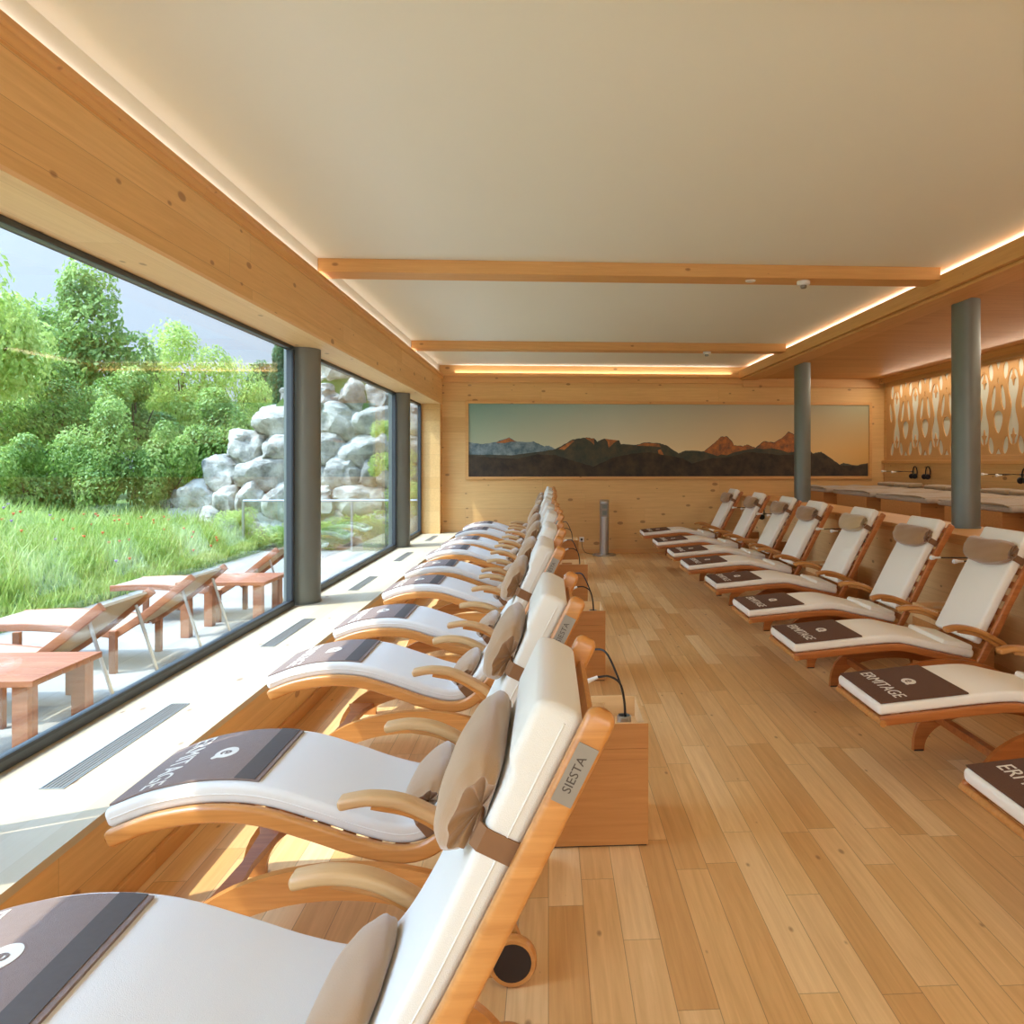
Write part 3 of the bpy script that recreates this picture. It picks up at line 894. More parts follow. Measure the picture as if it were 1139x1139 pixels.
def make_left():
    t = thing('sun_lounger', 'x', 'lounger')
    pr = PLl
    for s in (-1, 1):
        mb = MB()
        pr.sweep(mb, 0.0, pr.L, rrect(-0.027, 0.027, s * 0.262 - 0.017, s * 0.262 + 0.017, 0.012), steps=70, endr=0.022)
        mb.build('side_rail', m_teak, t)
    slats(pr, t, 0.06, pr.L - 0.08, 22, 0.247, m_teak, -0.016)
    # cushion, thicker towards the head
    def sec(s_):
        k = s_ / pr.L
        th = 0.050 + 0.022 * max(0.0, (k - 0.55) / 0.45)
        if s_ > pr.L - 0.16: th += 0.012
        return rrect(0.018, 0.030 + th, -0.2435, 0.2435, 0.018)
    mb = MB()
    pr.sweep(mb, -0.0 + 0.0, pr.L - 0.035, sec(0), steps=90, endr=0.02, secf=sec)
    mb.build('cushion', m_cushion, t)
    # rolled seam along the cushion edge
    sm = MB()
    for s in (-1, 1):
        sm.tube([pr.pos(k / 60 * (pr.L - 0.08) + 0.02, 0.050, s * 0.244) for k in range(61)], 0.0022, 6)
    sm.build('piping', m_cushion, t)
    for s in (-1, 1):
        mb = MB(); arc_leg(mb, -0.575, 0.53, 0.36, 0.255, -0.49, 0.38, s * 0.262 - 0.015 + s * 0.036, s * 0.262 + 0.015 + s * 0.036)
        mb.build('leg', m_teak, t)
        wheel(t, 0.49, s * 0.345)
        y = s * 0.315
        armrest(t, [(-0.04, .555), (0.06, .568), (0.17, .548), (0.30, .478), (0.345, .44)], y, 0.062, m_teak_pale,
                [(0.06, .548), (0.18, .520), (0.28, .460), (0.34, .40)])
    x = MB()
    x.tube([(0.49, -0.33, 0.075), (0.49, 0.33, 0.075)], 0.012, 10)
    x.build('axle', m_metal, t)
    st = MB()
    # bow-tie cross board between the front legs
    st.loft([[(-0.44 + a, y, 0.20 + b_) for a, b_ in ((-w, -0.012), (w, -0.012), (w, 0.012), (-w, 0.012))] for y, w in ((-0.283, 0.07), (-0.2, 0.035), (0, 0.02), (0.2, 0.035), (0.283, 0.07))])
    st.build('stretcher', m_teak_dark, t)
    plate(pr, t, -0.262 - 0.0172, pr.L - 0.12)
    return t

def make_towel(prof, s0, s1, hw, off, mat, band, name='towel', label=''):
    t = thing(name, label, 'towel')
    mb = MB()
    random.seed(3)
    prof.sweep(mb, s0, s1, rrect(off, off + 0.008, -hw, hw, 0.0035, 2), steps=24)
    mb.build('cloth', mat, t)
    if band:
        mb = MB(); prof.sweep(mb, s1 - 0.07, s1 - 0.012, rrect(off + 0.0078, off + 0.0098, -hw + 0.001, hw - 0.001, 0.0009, 2), steps=6)
        mb.build('border', m_band, t)
    top = off + 0.0082
    sc = s0 + (s1 - s0) * 0.27
    solid_text('ERMITAGE', 0.088, lambda a, b_, h: prof.pos(sc + b_, top + h, -a)).build('lettering', m_print, t, sharp=None)
    # round emblem with an e
    mb = MB()
    ce = s0 + (s1 - s0) * 0.60
    ring = []
    for k in range(28):
        a = 2 * pi * k / 28
        r = 1.0 + (0.35 if k in (24, 25) else 0.0) 
        ring.append((cos(a) * 0.045 * r, sin(a) * 0.033 * r))
    mb.loft([[prof.pos(ce + b_, top + h, -a) for a, b_ in ring] for h in (0.0, 0.0012)])
    e = mb.build('emblem', m_print, t, sharp=None)
    solid_text('e', 0.07, lambda a, b_, h: prof.pos(ce + b_ + 0.004, top + 0.0012 + h, -a)).build('lettering', mat, e, sharp=None)
    return t

def make_pillow(prof, s_mid, off, L, a, b, strap=True, back_n=(0.0, 0.1), mat=m_pillow, seed=1, hw=0.245, sag=0.0):
    """gathered bolster lying across the backrest"""
    t = thing('head_pillow', 'x', 'pillow')
    random.seed(seed)
    ph = [random.uniform(0, 6.28) for _ in range(6)]
    p, T, N = prof.at(s_mid)
    NU, NA = 44, 40
    prof_u = []
    # along the pillow: main body then a dimple at each end
    for k in range(NU + 1):
        q = -1 + 2 * k / NU
        prof_u.append((q, q * L / 2))
    rings = []
    def ring(y, k, e, fold):
        R = []
        for j in range(NA):
            an = 2 * pi * j / NA
            ca, sa = cos(an), sin(an)
            wr = 1 + 0.022 * sin(3 * an + ph[0] + y * 14) + 0.018 * sin(7 * an + ph[1] - y * 26) + fold * cos(7 * an + ph[2])
            ra = a * e * wr; rb = b * e * wr
            xt = ra * (abs(ca) ** 0.9) * (1 if ca > 0 else -1)
            xn = rb * (abs(sa) ** 0.8) * (1 if sa > 0 else -1)
            nn = off + b * 0.92 + xn - (1 - e) * b * 0.75 * (1 if e < 1 else 0)
            if xn < 0: nn = max(nn, off)
            tt = xt - sag * (1 - (y / (L / 2)) ** 2)
            R.append((p[0] + T[0] * tt + N[0] * nn, y, p[1] + T[1] * tt + N[1] * nn))
        return R
    for sgn_end in (0,):
        for k in range(5):            # dimple at the near end
            u = k / 5
            rings.append(ring(-L / 2 * (0.80 + 0.17 * u), 0, 0.08 + 0.50 * u, 0.42 * (1 - u) + 0.12))
        for k in range(31):
            q = -1 + 2 * k / 30
            e = (1 - abs(q) ** 3.2) * 0.36 + 0.64
            if abs(q) > 0.93: e -= 0.06
            rings.append(ring(q * L / 2, 0, e, 0.08 * abs(q) ** 4))
        for k in range(4, -1, -1):
            u = k / 5
            rings.append(ring(L / 2 * (0.80 + 0.17 * u), 0, 0.08 + 0.50 * u, 0.42 * (1 - u) + 0.12))
    MB().loft(rings).build('bolster', mat, t, sharp=80)
    if strap:
        n0, n1 = back_n
        mb = MB()
        loop = [(n0, -hw), (n1 - 0.01, -hw), (n1 + 0.003, -hw + 0.012), (n1 + 0.003, hw - 0.012), (n1 - 0.01, hw), (n0, hw)]
        loop2 = [(n0 - 0.004, -hw - 0.004), (n1 - 0.008, -hw - 0.004), (n1 + 0.007, -hw + 0.010), (n1 + 0.007, hw - 0.010), (n1 - 0.008, hw + 0.004), (n0 - 0.004, hw + 0.004)]
        for i in range(6):
            j = (i + 1) % 6
            q = []
            for (nn, y) in (loop[i], loop[j], loop2[j], loop2[i]):
                for w in (-0.022, 0.022):
                    q.append((p[0] + T[0] * (w - 0.02) + N[0] * nn, y, p[1] + T[1] * (w - 0.02) + N[1] * nn))
            mb.add(q, [(0, 1, 3, 2), (2, 3, 5, 4), (4, 5, 7, 6), (6, 7, 1, 0), (0, 2, 4, 6), (1, 7, 5, 3)])
        mb.build('strap', m_strap, t, sharp=None)
    return t

LEFT_Y = [1.27, 2.31, 3.68, 4.70, 6.00, 7.02, 8.35, 9.40, 10.72, 11.80]
loungerL = make_left()
towelL = make_towel(PLl, 0.014, 0.44, 0.215, 0.0800, m_towel_l, True)
bp = dict(back_n=(0.026, 0.098), hw=0.243)
pillowL = [make_pillow(PLl, PL.L - 0.285, 0.098, 0.44, 0.118, 0.046, seed=k, **bp) for k in (1, 5)]
lumbarL = make_pillow(PLl, PL.L - 0.875, 0.085, 0.40, 0.088, 0.040, seed=9, back_n=(0.026, 0.092), hw=0.243)
WORDS = ['nearest', 'second nearest', 'third', 'fourth', 'fifth', 'sixth', 'seventh', 'eighth', 'ninth', 'farthest']
for i, y in enumerate(LEFT_Y):
    yc = y + 0.262
    w = WORDS[i]
    o = loungerL if i == 0 else copy_tree(loungerL)
    dx = (0.0, 0.0, -0.03, 0.0, 0.015, 0.0, -0.02, 0.0, 0.01, 0.0)[i]
    o.location = (OXL + dx, yc, 0)
    tag(o, 'curved wooden lounger with white cushion, %s from the camera in the window row' % w, 'lounger', 'loungers in the window row')
    tw = towelL if i == 0 else copy_tree(towelL)
    tw.location = (OXL + dx, yc, 0)
    tag(tw, 'grey brown printed towel on the foot end of the %s window row lounger' % w, 'towel', 'towels on the window row loungers')
    src = pillowL[i % 2]
    pw = src if i < 2 else copy_tree(src)
    pw.location = (OXL + dx, yc, 0)
    tag(pw, 'large tan pillow strapped high on the backrest of the %s window row lounger' % w, 'pillow', 'head pillows in the window row')
    lm = lumbarL if i == 0 else copy_tree(lumbarL)
    lm.name = 'back_pillow' if i == 0 else 'back_pillow.%03d' % i
    lm.location = (OXL + dx, yc, 0)
    tag(lm, 'small tan pillow low on the backrest of the %s window row lounger' % w, 'pillow', 'small back pillows in the window row')

# ---- right row: angular frame
PRs = Prof([(1.53, .362), (1.75, .382), (2.00, .405), (2.16, .415), (2.24, .410), (2.35, .385), (2.55, .34), (2.74, .30)], 6)
PRb = Prof([(2.70, .26), (2.82, .48), (2.95, .735), (3.15, 1.10)], 4)
OXR = 2.4
m_cushion_r = plain('cream_canvas_lit', srgb(247, 240, 224), 0.85, noise=0.03, nscale=4, bump=0.25, bscale=500)  # cushion cream lightened to make up for weak light on this row
PRsl, PRbl = shift(PRs, -OXR), shift(PRb, -OXR)
def make_right():
    t = thing('sun_lounger', 'x', 'lounger')
    for s in (-1, 1):
        mb = MB(); PRsl.sweep(mb, 0, PRsl.L, rrect(-0.022, 0.022, s * 0.250 - 0.015, s * 0.250 + 0.015, 0.008), steps=40, endr=0.015)
        mb.build('seat_rail', m_teak_dark, t)
        mb = MB(); PRbl.sweep(mb, 0, PRbl.L, rrect(-0.024, 0.024, s * 0.262 - 0.014, s * 0.262 + 0.014, 0.008), steps=12, endr=0.015)
        mb.build('back_rail', m_teak_dark, t)
    slats(PRsl, t, 0.05, PRsl.L - 0.05, 12, 0.236, m_teak_dark)
    slats(PRbl, t, 0.12, PRbl.L - 0.06, 9, 0.248, m_teak_dark)
    def sec(s_): return rrect(0.022, 0.022 + 0.055, -0.245, 0.245, 0.018)
    mb = MB(); PRsl.sweep(mb, -0.0, PRsl.L - 0.045, sec(0), steps=60, endr=0.018)
    # the folded end of the seat cushion
    PRsl.sweep(mb, PRsl.L - 0.26, PRsl.L - 0.05, rrect(0.040, 0.104, -0.228, 0.228, 0.015), steps=10, endr=0.015)
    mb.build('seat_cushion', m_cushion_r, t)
    mb = MB(); PRbl.sweep(mb, 0.16, PRbl.L + 0.0, rrect(0.026, 0.092, -0.235, 0.235, 0.018), steps=20, endr=0.018)
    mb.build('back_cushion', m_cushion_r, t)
    for s in (-1, 1):
        yy = s * 0.262
        mb = MB(); arc_leg(mb, -0.43, 0.60, 0.345, 0.20, -0.37, 0.40, yy - 0.013 + s * 0.033, yy + 0.013 + s * 0.033)
        mb.build('leg', m_teak_dark, t)
        armrest(t, [(0.07, .535), (0.16, .550), (0.28, .528), (0.42, .46), (0.46, .43)], s * 0.312, 0.058, m_teak,
                [(0.16, .530), (0.28, .505), (0.38, .455), (0.43, .41)])
    MB().box(-0.31, -0.27, -0.281, 0.281, 0.16, 0.20).build('stretcher', m_teak_dark, t)
    MB().box(0.42, 0.46, -0.281, 0.281, 0.14, 0.18).build('stretcher', m_teak_dark, t)
    for s in (-1, 1):
        MB().box(-0.427, -0.375, s * 0.295 - 0.014, s * 0.295 + 0.014, 0.0, 0.008).build('foot_pad', m_black, t)
    mb = MB(); mb.tube([(-0.86, -0.265, .355), (-0.86, 0.265, .355)], 0.017, 12)
    mb.build('foot_bar', m_teak, t)
    return t
RIGHT_Y = [2.17, 3.36, 4.50, 5.55, 6.78, 7.98, 9.05, 10.28, 11.70]
loungerR = make_right()
towelR = make_towel(PRsl, 0.016, 0.45, 0.243, 0.0775, m_towel, False)
pillowR = [make_pillow(PRbl, PRb.L - 0.17, 0.092, 0.50, 0.088, 0.05, seed=k, back_n=(0.024, 0.092), hw=0.240, sag=0.03) for k in (11, 14)]
WR = ['nearest', 'second nearest', 'third', 'fourth', 'fifth', 'sixth', 'seventh', 'eighth', 'farthest']
m_pillow2 = plain('sand_fleece', srgb(196, 166, 120), 0.92, noise=0.1, nscale=9, bump=0.3, bscale=400, sheen=0.5)
for i, y in enumerate(RIGHT_Y):
    yc = y + 0.262
    w = WR[i]
    dx = (0.02, 0.02, 0.0, 0.0, 0.03, 0.0, 0.02, 0.0, -0.01)[i]
    o = loungerR if i == 0 else copy_tree(loungerR)
    dx += 0.025
    o.location = (OXR + dx, yc, 0)
    tag(o, 'angular teak lounger with cream cushions, %s from the camera beside the low wall' % w, 'lounger', 'loungers along the low wall')
    tw = towelR if i == 0 else copy_tree(towelR)
    tw.location = (OXR + dx, yc, 0)
    tag(tw, 'dark brown towel with hotel lettering on the %s lounger beside the low wall' % w, 'towel', 'towels on the loungers by the low wall')
    src = pillowR[i % 2]
    pw = src if i < 2 else copy_tree(src)
    pw.location = (OXR + dx, yc, 0)
    if i == 4:
        for ch in pw.children:
            if ch.name.startswith('bolster'):
                ch.data = ch.data.copy(); ch.data.materials[0] = m_pillow2
    tag(pw, ('pale sand' if i == 4 else 'tan') + ' head pillow strapped to the %s lounger beside the low wall' % w, 'pillow', 'head pillows by the low wall')

# ================================================================== SIDE BOXES AND READING LAMPS
def make_box(wx, wy, h):
    t = thing('side_box', 'x', 'side table')
    hz = h - 0.105
    MB().box(-wx / 2 + 0.006, wx / 2 - 0.006, -wy / 2 + 0.006, wy / 2 - 0.006, 0, 0.006).build('plinth', m_black, t)
    MB().box(-wx / 2, wx / 2, -wy / 2, wy / 2, 0.006, hz).build('body', m_box, t, bevel=0.002)
    tr = MB()
    th = 0.016
    z0, z1 = hz + 0.002, h
    tr.box(-wx / 2, wx / 2, -wy / 2, -wy / 2 + th, z0, z1)
    tr.box(-wx / 2, -wx / 2 + th, -wy / 2 + th, wy / 2 - th, z0, z1)
    tr.box(wx / 2 - th, wx / 2, -wy / 2 + th, wy / 2 - th, z0, z1)
    # rear wall with a handle slot
    ya, yb = wy / 2 - th, wy / 2
    tr.box(-wx / 2, wx / 2, ya, yb, z0, z0 + 0.052); tr.box(-wx / 2, wx / 2, ya, yb, z0 + 0.074, z1)
    tr.box(-wx / 2, -0.055, ya, yb, z0 + 0.052, z0 + 0.074); tr.box(0.055, wx / 2, ya, yb, z0 + 0.052, z0 + 0.074)
    tr.box(-wx / 2 + th, wx / 2 - th, -wy / 2 + th, wy / 2 - th, z0, z0 + 0.012)
    tr.build('tray', m_box_in, t, sharp=None)
    fr = MB(); fr.box(-wx / 2, wx / 2, -wy / 2 - 0.0012, -wy / 2, z0, z1)
    fr.build('tray_front', m_box, t, sharp=None)
    return t

def make_lamp(heads):
    t = thing('reading_lamp', 'x', 'lamp')
    MB().lathe([(0.030, 0), (0.031, 0.001), (0.031, 0.052), (0.026, 0.055), (0.026, 0.03), (0.0, 0.03)][:6], n=28).build('base', m_metal, t)
    for hx, hy, hz, by in heads:
        P = catmull([(0.005, by, 0.03), (0.0, by, 0.12), (-0.02, by + (hy - by) * 0.3, 0.20), (hx * 0.45, by + (hy - by) * 0.6, hz + 0.01), (hx * 0.8, hy, hz + 0.012)], 8)
        MB().tube(P, 0.0048, 8).build('gooseneck', m_black, t)
        e = Vector(P[-1]); d = (Vector((hx, hy, hz)) - e).normalized()
        pts = [e + d * s_ for s_ in (0, 0.02, 0.045, 0.062, 0.078, 0.085)]
        rr = [0.007, 0.008, 0.010, 0.018, 0.018, 0.011]
        mb = MB()
        N = d.cross(Vector((0, 0, 1))).normalized(); B = d.cross(N)
        mb.loft([[q + (N * cos(2 * pi * k / 16) + B * sin(2 * pi * k / 16)) * r for k in range(16)] for q, r in zip(pts, rr)])
        mb.build('lamp_head', m_white, t)
    return t

boxA = make_box(0.42, 0.37, 0.51)
lampA = make_lamp([(-0.165, 0.14, 0.30, 0.006), (-0.15, -0.04, 0.225, -0.012)])
for i, (y, lab) in enumerate(((3.0, 'nearest to the camera'), (5.27, 'second from the camera'), (7.65, 'third from the camera'), (10.0, 'farthest from the camera'))):
    bx = boxA if i == 0 else copy_tree(boxA)
    bx.location = (0.205, y + 0.185, 0)
    tag(bx, 'knotty spruce side box with tray between window row loungers, %s' % lab, 'side table', 'side boxes in the window row')
    lp = lampA if i == 0 else copy_tree(lampA)
    lp.location = (0.335, y + 0.20, 0.51 - 0.09 + 0.001)
    tag(lp, 'twin gooseneck reading lamp on the window row side box %s' % lab, 'lamp', 'reading lamps on the window row side boxes')
    hp = None
boxB = None
for i, (y, lab) in enumerate(((5.09, 'nearest to the camera'), (7.42, 'second from the camera'), (9.66, 'third from the camera'), (10.98, 'farthest from the camera'))):
    bx = copy_tree(boxA)
    bx.location = (3.02, y + 0.19, 0)
    tag(bx, 'small spruce side box between loungers at the low wall, %s' % lab, 'side table', 'side boxes by the low wall')

# ---- headphones on hooks
def make_headphones():
    t = thing('headphones', 'x', 'headphones')
    mb = MB()
    mb.tube([(-0.018, 0.068 * sin(a), 0.095 * cos(a) - 0.0) for a in [(-0.62 + 1.24 * k / 20) * pi for k in range(21)]], 0.009, 8)
    mb.build('headband', m_black, t)
    for s in (-1, 1):
        MB().lathe([(0.0, -0.014), (0.036, -0.014), (0.042, -0.006), (0.042, 0.010), (0.030, 0.018), (0.0, 0.018)], (-0.048, s * 0.052, -0.062), 20, 'Y').build('ear_cup', m_black, t)
    return t
def make_wall_lamp(reach):
    t = thing('reading_lamp', 'x', 'lamp')
    for dy, rz, ln in ((0.035, 0.02, reach), (-0.035, -0.02, reach * 0.75)):
        MB().lathe([(0.022, 0), (0.022, 0.012)], (0, 0, 0), 20).build  # noqa
        mb = MB()
        mb.loft([[(x, dy + 0.016 * cos(2 * pi * k / 16), 0.016 * sin(2 * pi * k / 16)) for k in range(16)] for x in (0, -0.012)])
        mb.build('wall_mount', m_metal, t)
        MB().tube([(-0.01, dy, 0), (-ln * 0.5, dy * 1.3, 0.006), (-ln, dy * 1.8, rz * 0.3)], 0.0045, 8).build('gooseneck', m_black, t)
        e = Vector((-ln, dy * 1.8, rz * 0.3))
        mb = MB()
        mb.loft([[(e[0] - a, e[1] + r * cos(2 * pi * k / 16), e[2] + r * sin(2 * pi * k / 16)) for k in range(16)] for a, r in ((0, 0.007), (0.04, 0.009), (0.055, 0.017), (0.075, 0.018), (0.082, 0.01))])
        mb.build('lamp_head', m_white, t)
    return t
wl0 = make_wall_lamp(0.42)
hp0 = make_headphones()
WLY = [(5.27, 'nearest'), (7.60, 'second from the camera'), (9.84, 'third from the camera'), (11.2, 'farthest')]
for i, (y, lab) in enumerate(WLY):
    o = wl0 if i == 0 else copy_tree(wl0)
    o.location = (XP, y, 0.865)
    tag(o, 'black twin reading lamp on the low wall, %s' % lab, 'lamp', 'reading lamps on the low wall')
for i, (y, lab) in enumerate(((5.29, 'nearest'), (7.62, 'middle'), (11.22, 'farthest'))):
    o = hp0 if i == 0 else copy_tree(hp0)
    o.location = (XP - 0.002, y, 0.79)
    tag(o, 'black headphones hanging on the low wall, %s pair of that row' % lab, 'headphones', 'headphones on the low wall')
for i, (y, lab) in enumerate(((5.27, 'nearest'), (7.60, 'second'))):
    t = thing('headphone_cable', 'thin black cable hanging down the low wall to the %s side box' % lab, 'cable', (XP, y, 0.51), group='headphone cables at the low wall')
    pts = catmull([(-0.012, 0.02, 0.16), (-0.03, 0.0, 0.09), (-0.10, -0.01, 0.03), (-0.22, -0.05, -0.075), (-0.26, -0.06, -0.078)], 8)
    MB().tube(pts, 0.003, 6).build('cord', m_black, t)
    MB().lathe([(0.0, 0.0), (0.045, 0.0), (0.05, 0.006), (0.045, 0.018), (0.0, 0.018)], (-0.28, -0.06, -0.090), 20).build('plug_disc', m_black, t)
# sets on the right wall above the beds
WALLSETS = [(11.75, 'left of the farther column', 1), (10.9, 'beside the nearer column', 1), (8.75, 'at the right edge of the picture', 1)]
for i, (y, lab, k) in enumerate(((11.55, 'close to the end wall', 1), (8.80, 'at the right edge of the view', 1))):
    o = copy_tree(wl0); o.location = (XR, y, 1.43)
    tag(o, 'twin reading lamp above the beds, %s' % lab, 'lamp', 'reading lamps above the beds')
for i, (y, lab) in enumerate(((11.45, 'left pair next to the end wall'), (11.05, 'second pair, just left of the nearer column'), (8.72, 'pair at the right edge of the view'))):
    o = copy_tree(hp0); o.location = (XR - 0.002, y, 1.42)
    tag(o, 'black headphones hung above the beds, %s' % lab, 'headphones', 'headphones above the beds')

# ================================================================== BEDS
def make_bed():
    t = thing('relaxation_bed', 'x', 'bed')
    # local: x from 0 (foot) to 1.66 (head), y centred
    MB().box(0.04, 1.70, -0.50, 0.50, 0, 0.57).build('bed_base', m_box, t, bevel=0.004)
    P = Prof([(0.0, .57), (0.4, .57), (0.9, .57), (1.3, .57), (1.66, .57)])
    mb = MB(); P.sweep(mb, 0.03, 1.69, rrect(0.0, 0.06, -0.64, 0.64, 0.025), steps=20, endr=0.025)
    mb.build('mattress', m_fleece, t)
    # blanket, slightly rumpled
    random.seed(8)
    NX, NY = 30, 24
    g = []
    for i in range(NX + 1):
        for j in range(NY + 1):
            x = 0.03 + 1.32 * i / NX; y = -0.6 + 1.2 * j / NY
            z = 0.640 + 0.006 * sin(x * 9 + y * 4) * sin(y * 7 + 1) + 0.006 * sin(x * 17 - y * 5)
            edge = max(0, abs(y) - 0.55) / 0.05
            z -= 0.02 * edge
            g.append((x, y, z))
    n1 = len(g)
    fs = []
    for i in range(NX):
        for j in range(NY):
            a = i * (NY + 1) + j
            fs.append((a, a + 1, a + NY + 2, a + NY + 1))
    low = [(x, y, 0.6305) for x, y, z in g]
    fs2 = [tuple(reversed([q + n1 for q in f])) for f in fs]
    bord = [j for j in range(NY + 1)] + [i * (NY + 1) + NY for i in range(1, NX + 1)] + [NX * (NY + 1) + j for j in range(NY - 1, -1, -1)] + [i * (NY + 1) for i in range(NX - 1, 0, -1)]
    side = [(bord[k], bord[(k + 1) % len(bord)], bord[(k + 1) % len(bord)] + n1, bord[k] + n1) for k in range(len(bord))]
    MB().add(g + low, fs + fs2 + side).build('blanket', m_blanket, t)
    for s in (-1, 1):
        P2 = Prof([(1.38, .645), (1.5, .65), (1.62, .655)])
        mb = MB(); P2.sweep(mb, 0, P2.L, rrect(-0.01, 0.05, s * 0.29 - 0.26, s * 0.29 + 0.26, 0.025), steps=8, endr=0.025)
        mb.build('pillow', m_blanket, t)
    return t
bed0 = make_bed()
for i, (y, lab) in enumerate(((11.55, 'beside the end wall'), (10.02, 'right of the farther column'), (8.60, 'midway between the two columns'), (7.10, 'just behind the nearer column'), (5.62, 'at the right edge'))):
    o = bed0 if i == 0 else copy_tree(bed0)
    o.location = (4.22, y, 0.55)
    tag(o, 'low wooden bed with taupe blanket behind the low wall %s' % lab, 'bed', 'beds behind the low wall')

# ================================================================== DISPENSER, SOCKET, DETECTORS
t = thing('dispenser_post', 'grey metal post on a round foot standing before the end wall', 'post', (0.95, 12.33, 0))
MB().lathe([(0.0, 0.0), (0.20, 0.0), (0.20, 0.012), (0.19, 0.02), (0.0, 0.02)], n=40).build('foot_plate', m_metal, t)
mb = MB()
rings = []
for k in range(25):
    a = 2 * pi * k / 24
NP = 28
for z in (0.02, 0.35, 0.70, 0.86, 0.945):
    rings.append([(0.078 * cos(2 * pi * k / NP), 0.070 * sin(2 * pi * k / NP) * (1.0), z - (0.03 * max(0, -sin(2 * pi * k / NP)) if z > 0.9 else 0)) for k in range(NP)])
mb.loft(rings)
mb.build('post_body', m_metal, t)
mb = MB(); mb.loft([[(x, y - 0.004, z) for x, y, z in ((-0.055, -0.066, 0.66), (0.055, -0.066, 0.66), (0.066, -0.069, 0.88), (-0.066, -0.069, 0.88))], [(x, y + 0.03, z) for x, y, z in ((-0.045, -0.066, 0.66), (0.045, -0.066, 0.66), (0.055, -0.069, 0.88), (-0.055, -0.069, 0.88))]])
mb.build('control_panel', m_plate, t)
MB().prism([(-0.032, 0.69), (0.032, 0.69), (0.036, 0.76), (-0.036, 0.76)], -0.0745, -0.068).build('dark_outlet', m_steel, t)
MB().box(-0.04, 0.04, -0.0765, -0.070, 0.80, 0.865).build('display', m_steel, t)
t = thing('wall_socket', 'small white square socket low on the end wall', 'socket', (0.575, YB, 0.245))
MB().box(-0.042, 0.042, -0.012, 0, -0.042, 0.042).build('cover', m_white, t, bevel=0.004)
MB().lathe([(0.018, -0.022), (0.020, -0.012)], (0, 0, 0), 20, 'Y').build('plug', m_black, t)
mb = MB(); mb.tube(catmull([(0.575, YB - 0.02, 0.235), (0.585, YB - 0.035, 0.12), (0.63, YB - 0.05, 0.03), (0.72, YB - 0.10, 0.006), (0.80, 12.36, 0.02)], 8), 0.005, 6)
tag(mb.build('power_cable', m_black), 'dark cable running from the wall socket down to the grey post', 'cable')

def detector(x, y, z, label):
    t = thing('smoke_detector', label, 'smoke detector', (x, y, z), group='smoke detectors on the beams')
    MB().lathe([(0.0, 0.0), (0.055, 0.0), (0.055, -0.022), (0.046, -0.034), (0.0, -0.034)], n=28).build('housing', m_white, t)
    MB().lathe([(0.0, -0.034), (0.027, -0.034), (0.027, -0.052), (0.02, -0.060), (0.0, -0.060)], n=24).build('sensor_cap', m_plate, t)
detector(2.18, 6.10, 3.139, 'white smoke detector under the nearer ceiling beam')
detector(2.23, 10.12, 3.139, 'white smoke detector under the farther ceiling beam')
tag(MB().lathe([(0.0, 0.0), (0.045, 0.0), (0.04, -0.008), (0.0, -0.008)], (0, 0, 0), 28).build('ceiling_spot', m_white), 'flat white disc under the nearer beam, left of the smoke detector', 'ceiling fitting')
bpy.data.objects['ceiling_spot'].location = (1.72, 6.10, 3.1395)

# ================================================================== OUTSIDE
MB().box(-5.4, -2.2, -6, 15.6, -0.3, -0.1).build('ground_terrace', m_stonedeck, kind='structure')
def gz(x, y):
    d = -5.4 - x
    if d < 0: return -0.3
    h = 1.15 * (1 - math.exp(-d / 1.9)) - 0.1
    h += 0.02 * d
    k = max(0.0, min(1.0, (13.2 - y) / 3.0))      # the bank drops away in front of the boulders
    h = h * (0.45 + 0.55 * k)
    return h + 0.06 * sin(x * 1.7 + y) * min(1, d)
g = MB()
NX, NY = 60, 60
vs = [(-5.3 - 50 * (i / NX) ** 1.8, -8 + 60 * j / NY, gz(-5.3 - 50 * (i / NX) ** 1.8, -8 + 60 * j / NY) if i else -0.3) for i in range(NX + 1) for j in range(NY + 1)]
g.add(vs, [(i * (NY + 1) + j, i * (NY + 1) + j + 1, (i + 1) * (NY + 1) + j + 1, (i + 1) * (NY + 1) + j) for i in range(NX) for j in range(NY)])
g.build('ground_meadow', m_soil, kind='structure', sharp=80)

random.seed(21)
gr = MB()
V, F = gr.v, gr.f
for k in range(52000):
    y = random.uniform(0.5, 14.6)
    x = -5.35 - (random.random() ** 1.5) * 6.0
    h = random.uniform(0.16, 0.42) * (0.65 + 0.7 * random.random())
    if -5.35 - x < 0.4: h *= 0.6
    z = gz(x, y) - 0.02
    a = random.uniform(0, 2 * pi); b_ = random.uniform(0, 2 * pi); ln = h * random.uniform(0.15, 0.6)
    w = random.uniform(0.006, 0.013)
    dx, dy = cos(a) * w, sin(a) * w
    lx, ly = cos(b_) * ln, sin(b_) * ln
    o = len(V)
    V += [(x - dx, y - dy, z), (x + dx, y + dy, z), (x + dx * .7 + lx * .35, y + dy * .7 + ly * .35, z + h * .6), (x - dx * .7 + lx * .35, y - dy * .7 + ly * .35, z + h * .6), (x + lx, y + ly, z + h)]
    F += [(o, o + 1, o + 2, o + 3), (o + 3, o + 2, o + 4)]
def raw(mb, name, mat):
    me = bpy.data.meshes.new(name); me.from_pydata(mb.v, [], mb.f); me.materials.append(mat)
    o = bpy.data.objects.new(name, me); COL.objects.link(o); return o
tag(raw(gr, 'meadow_grass', m_grass), 'tall sunlit meadow grass on the bank outside the window', 'grass', kind='stuff')
fl = MB(); fl2 = MB()
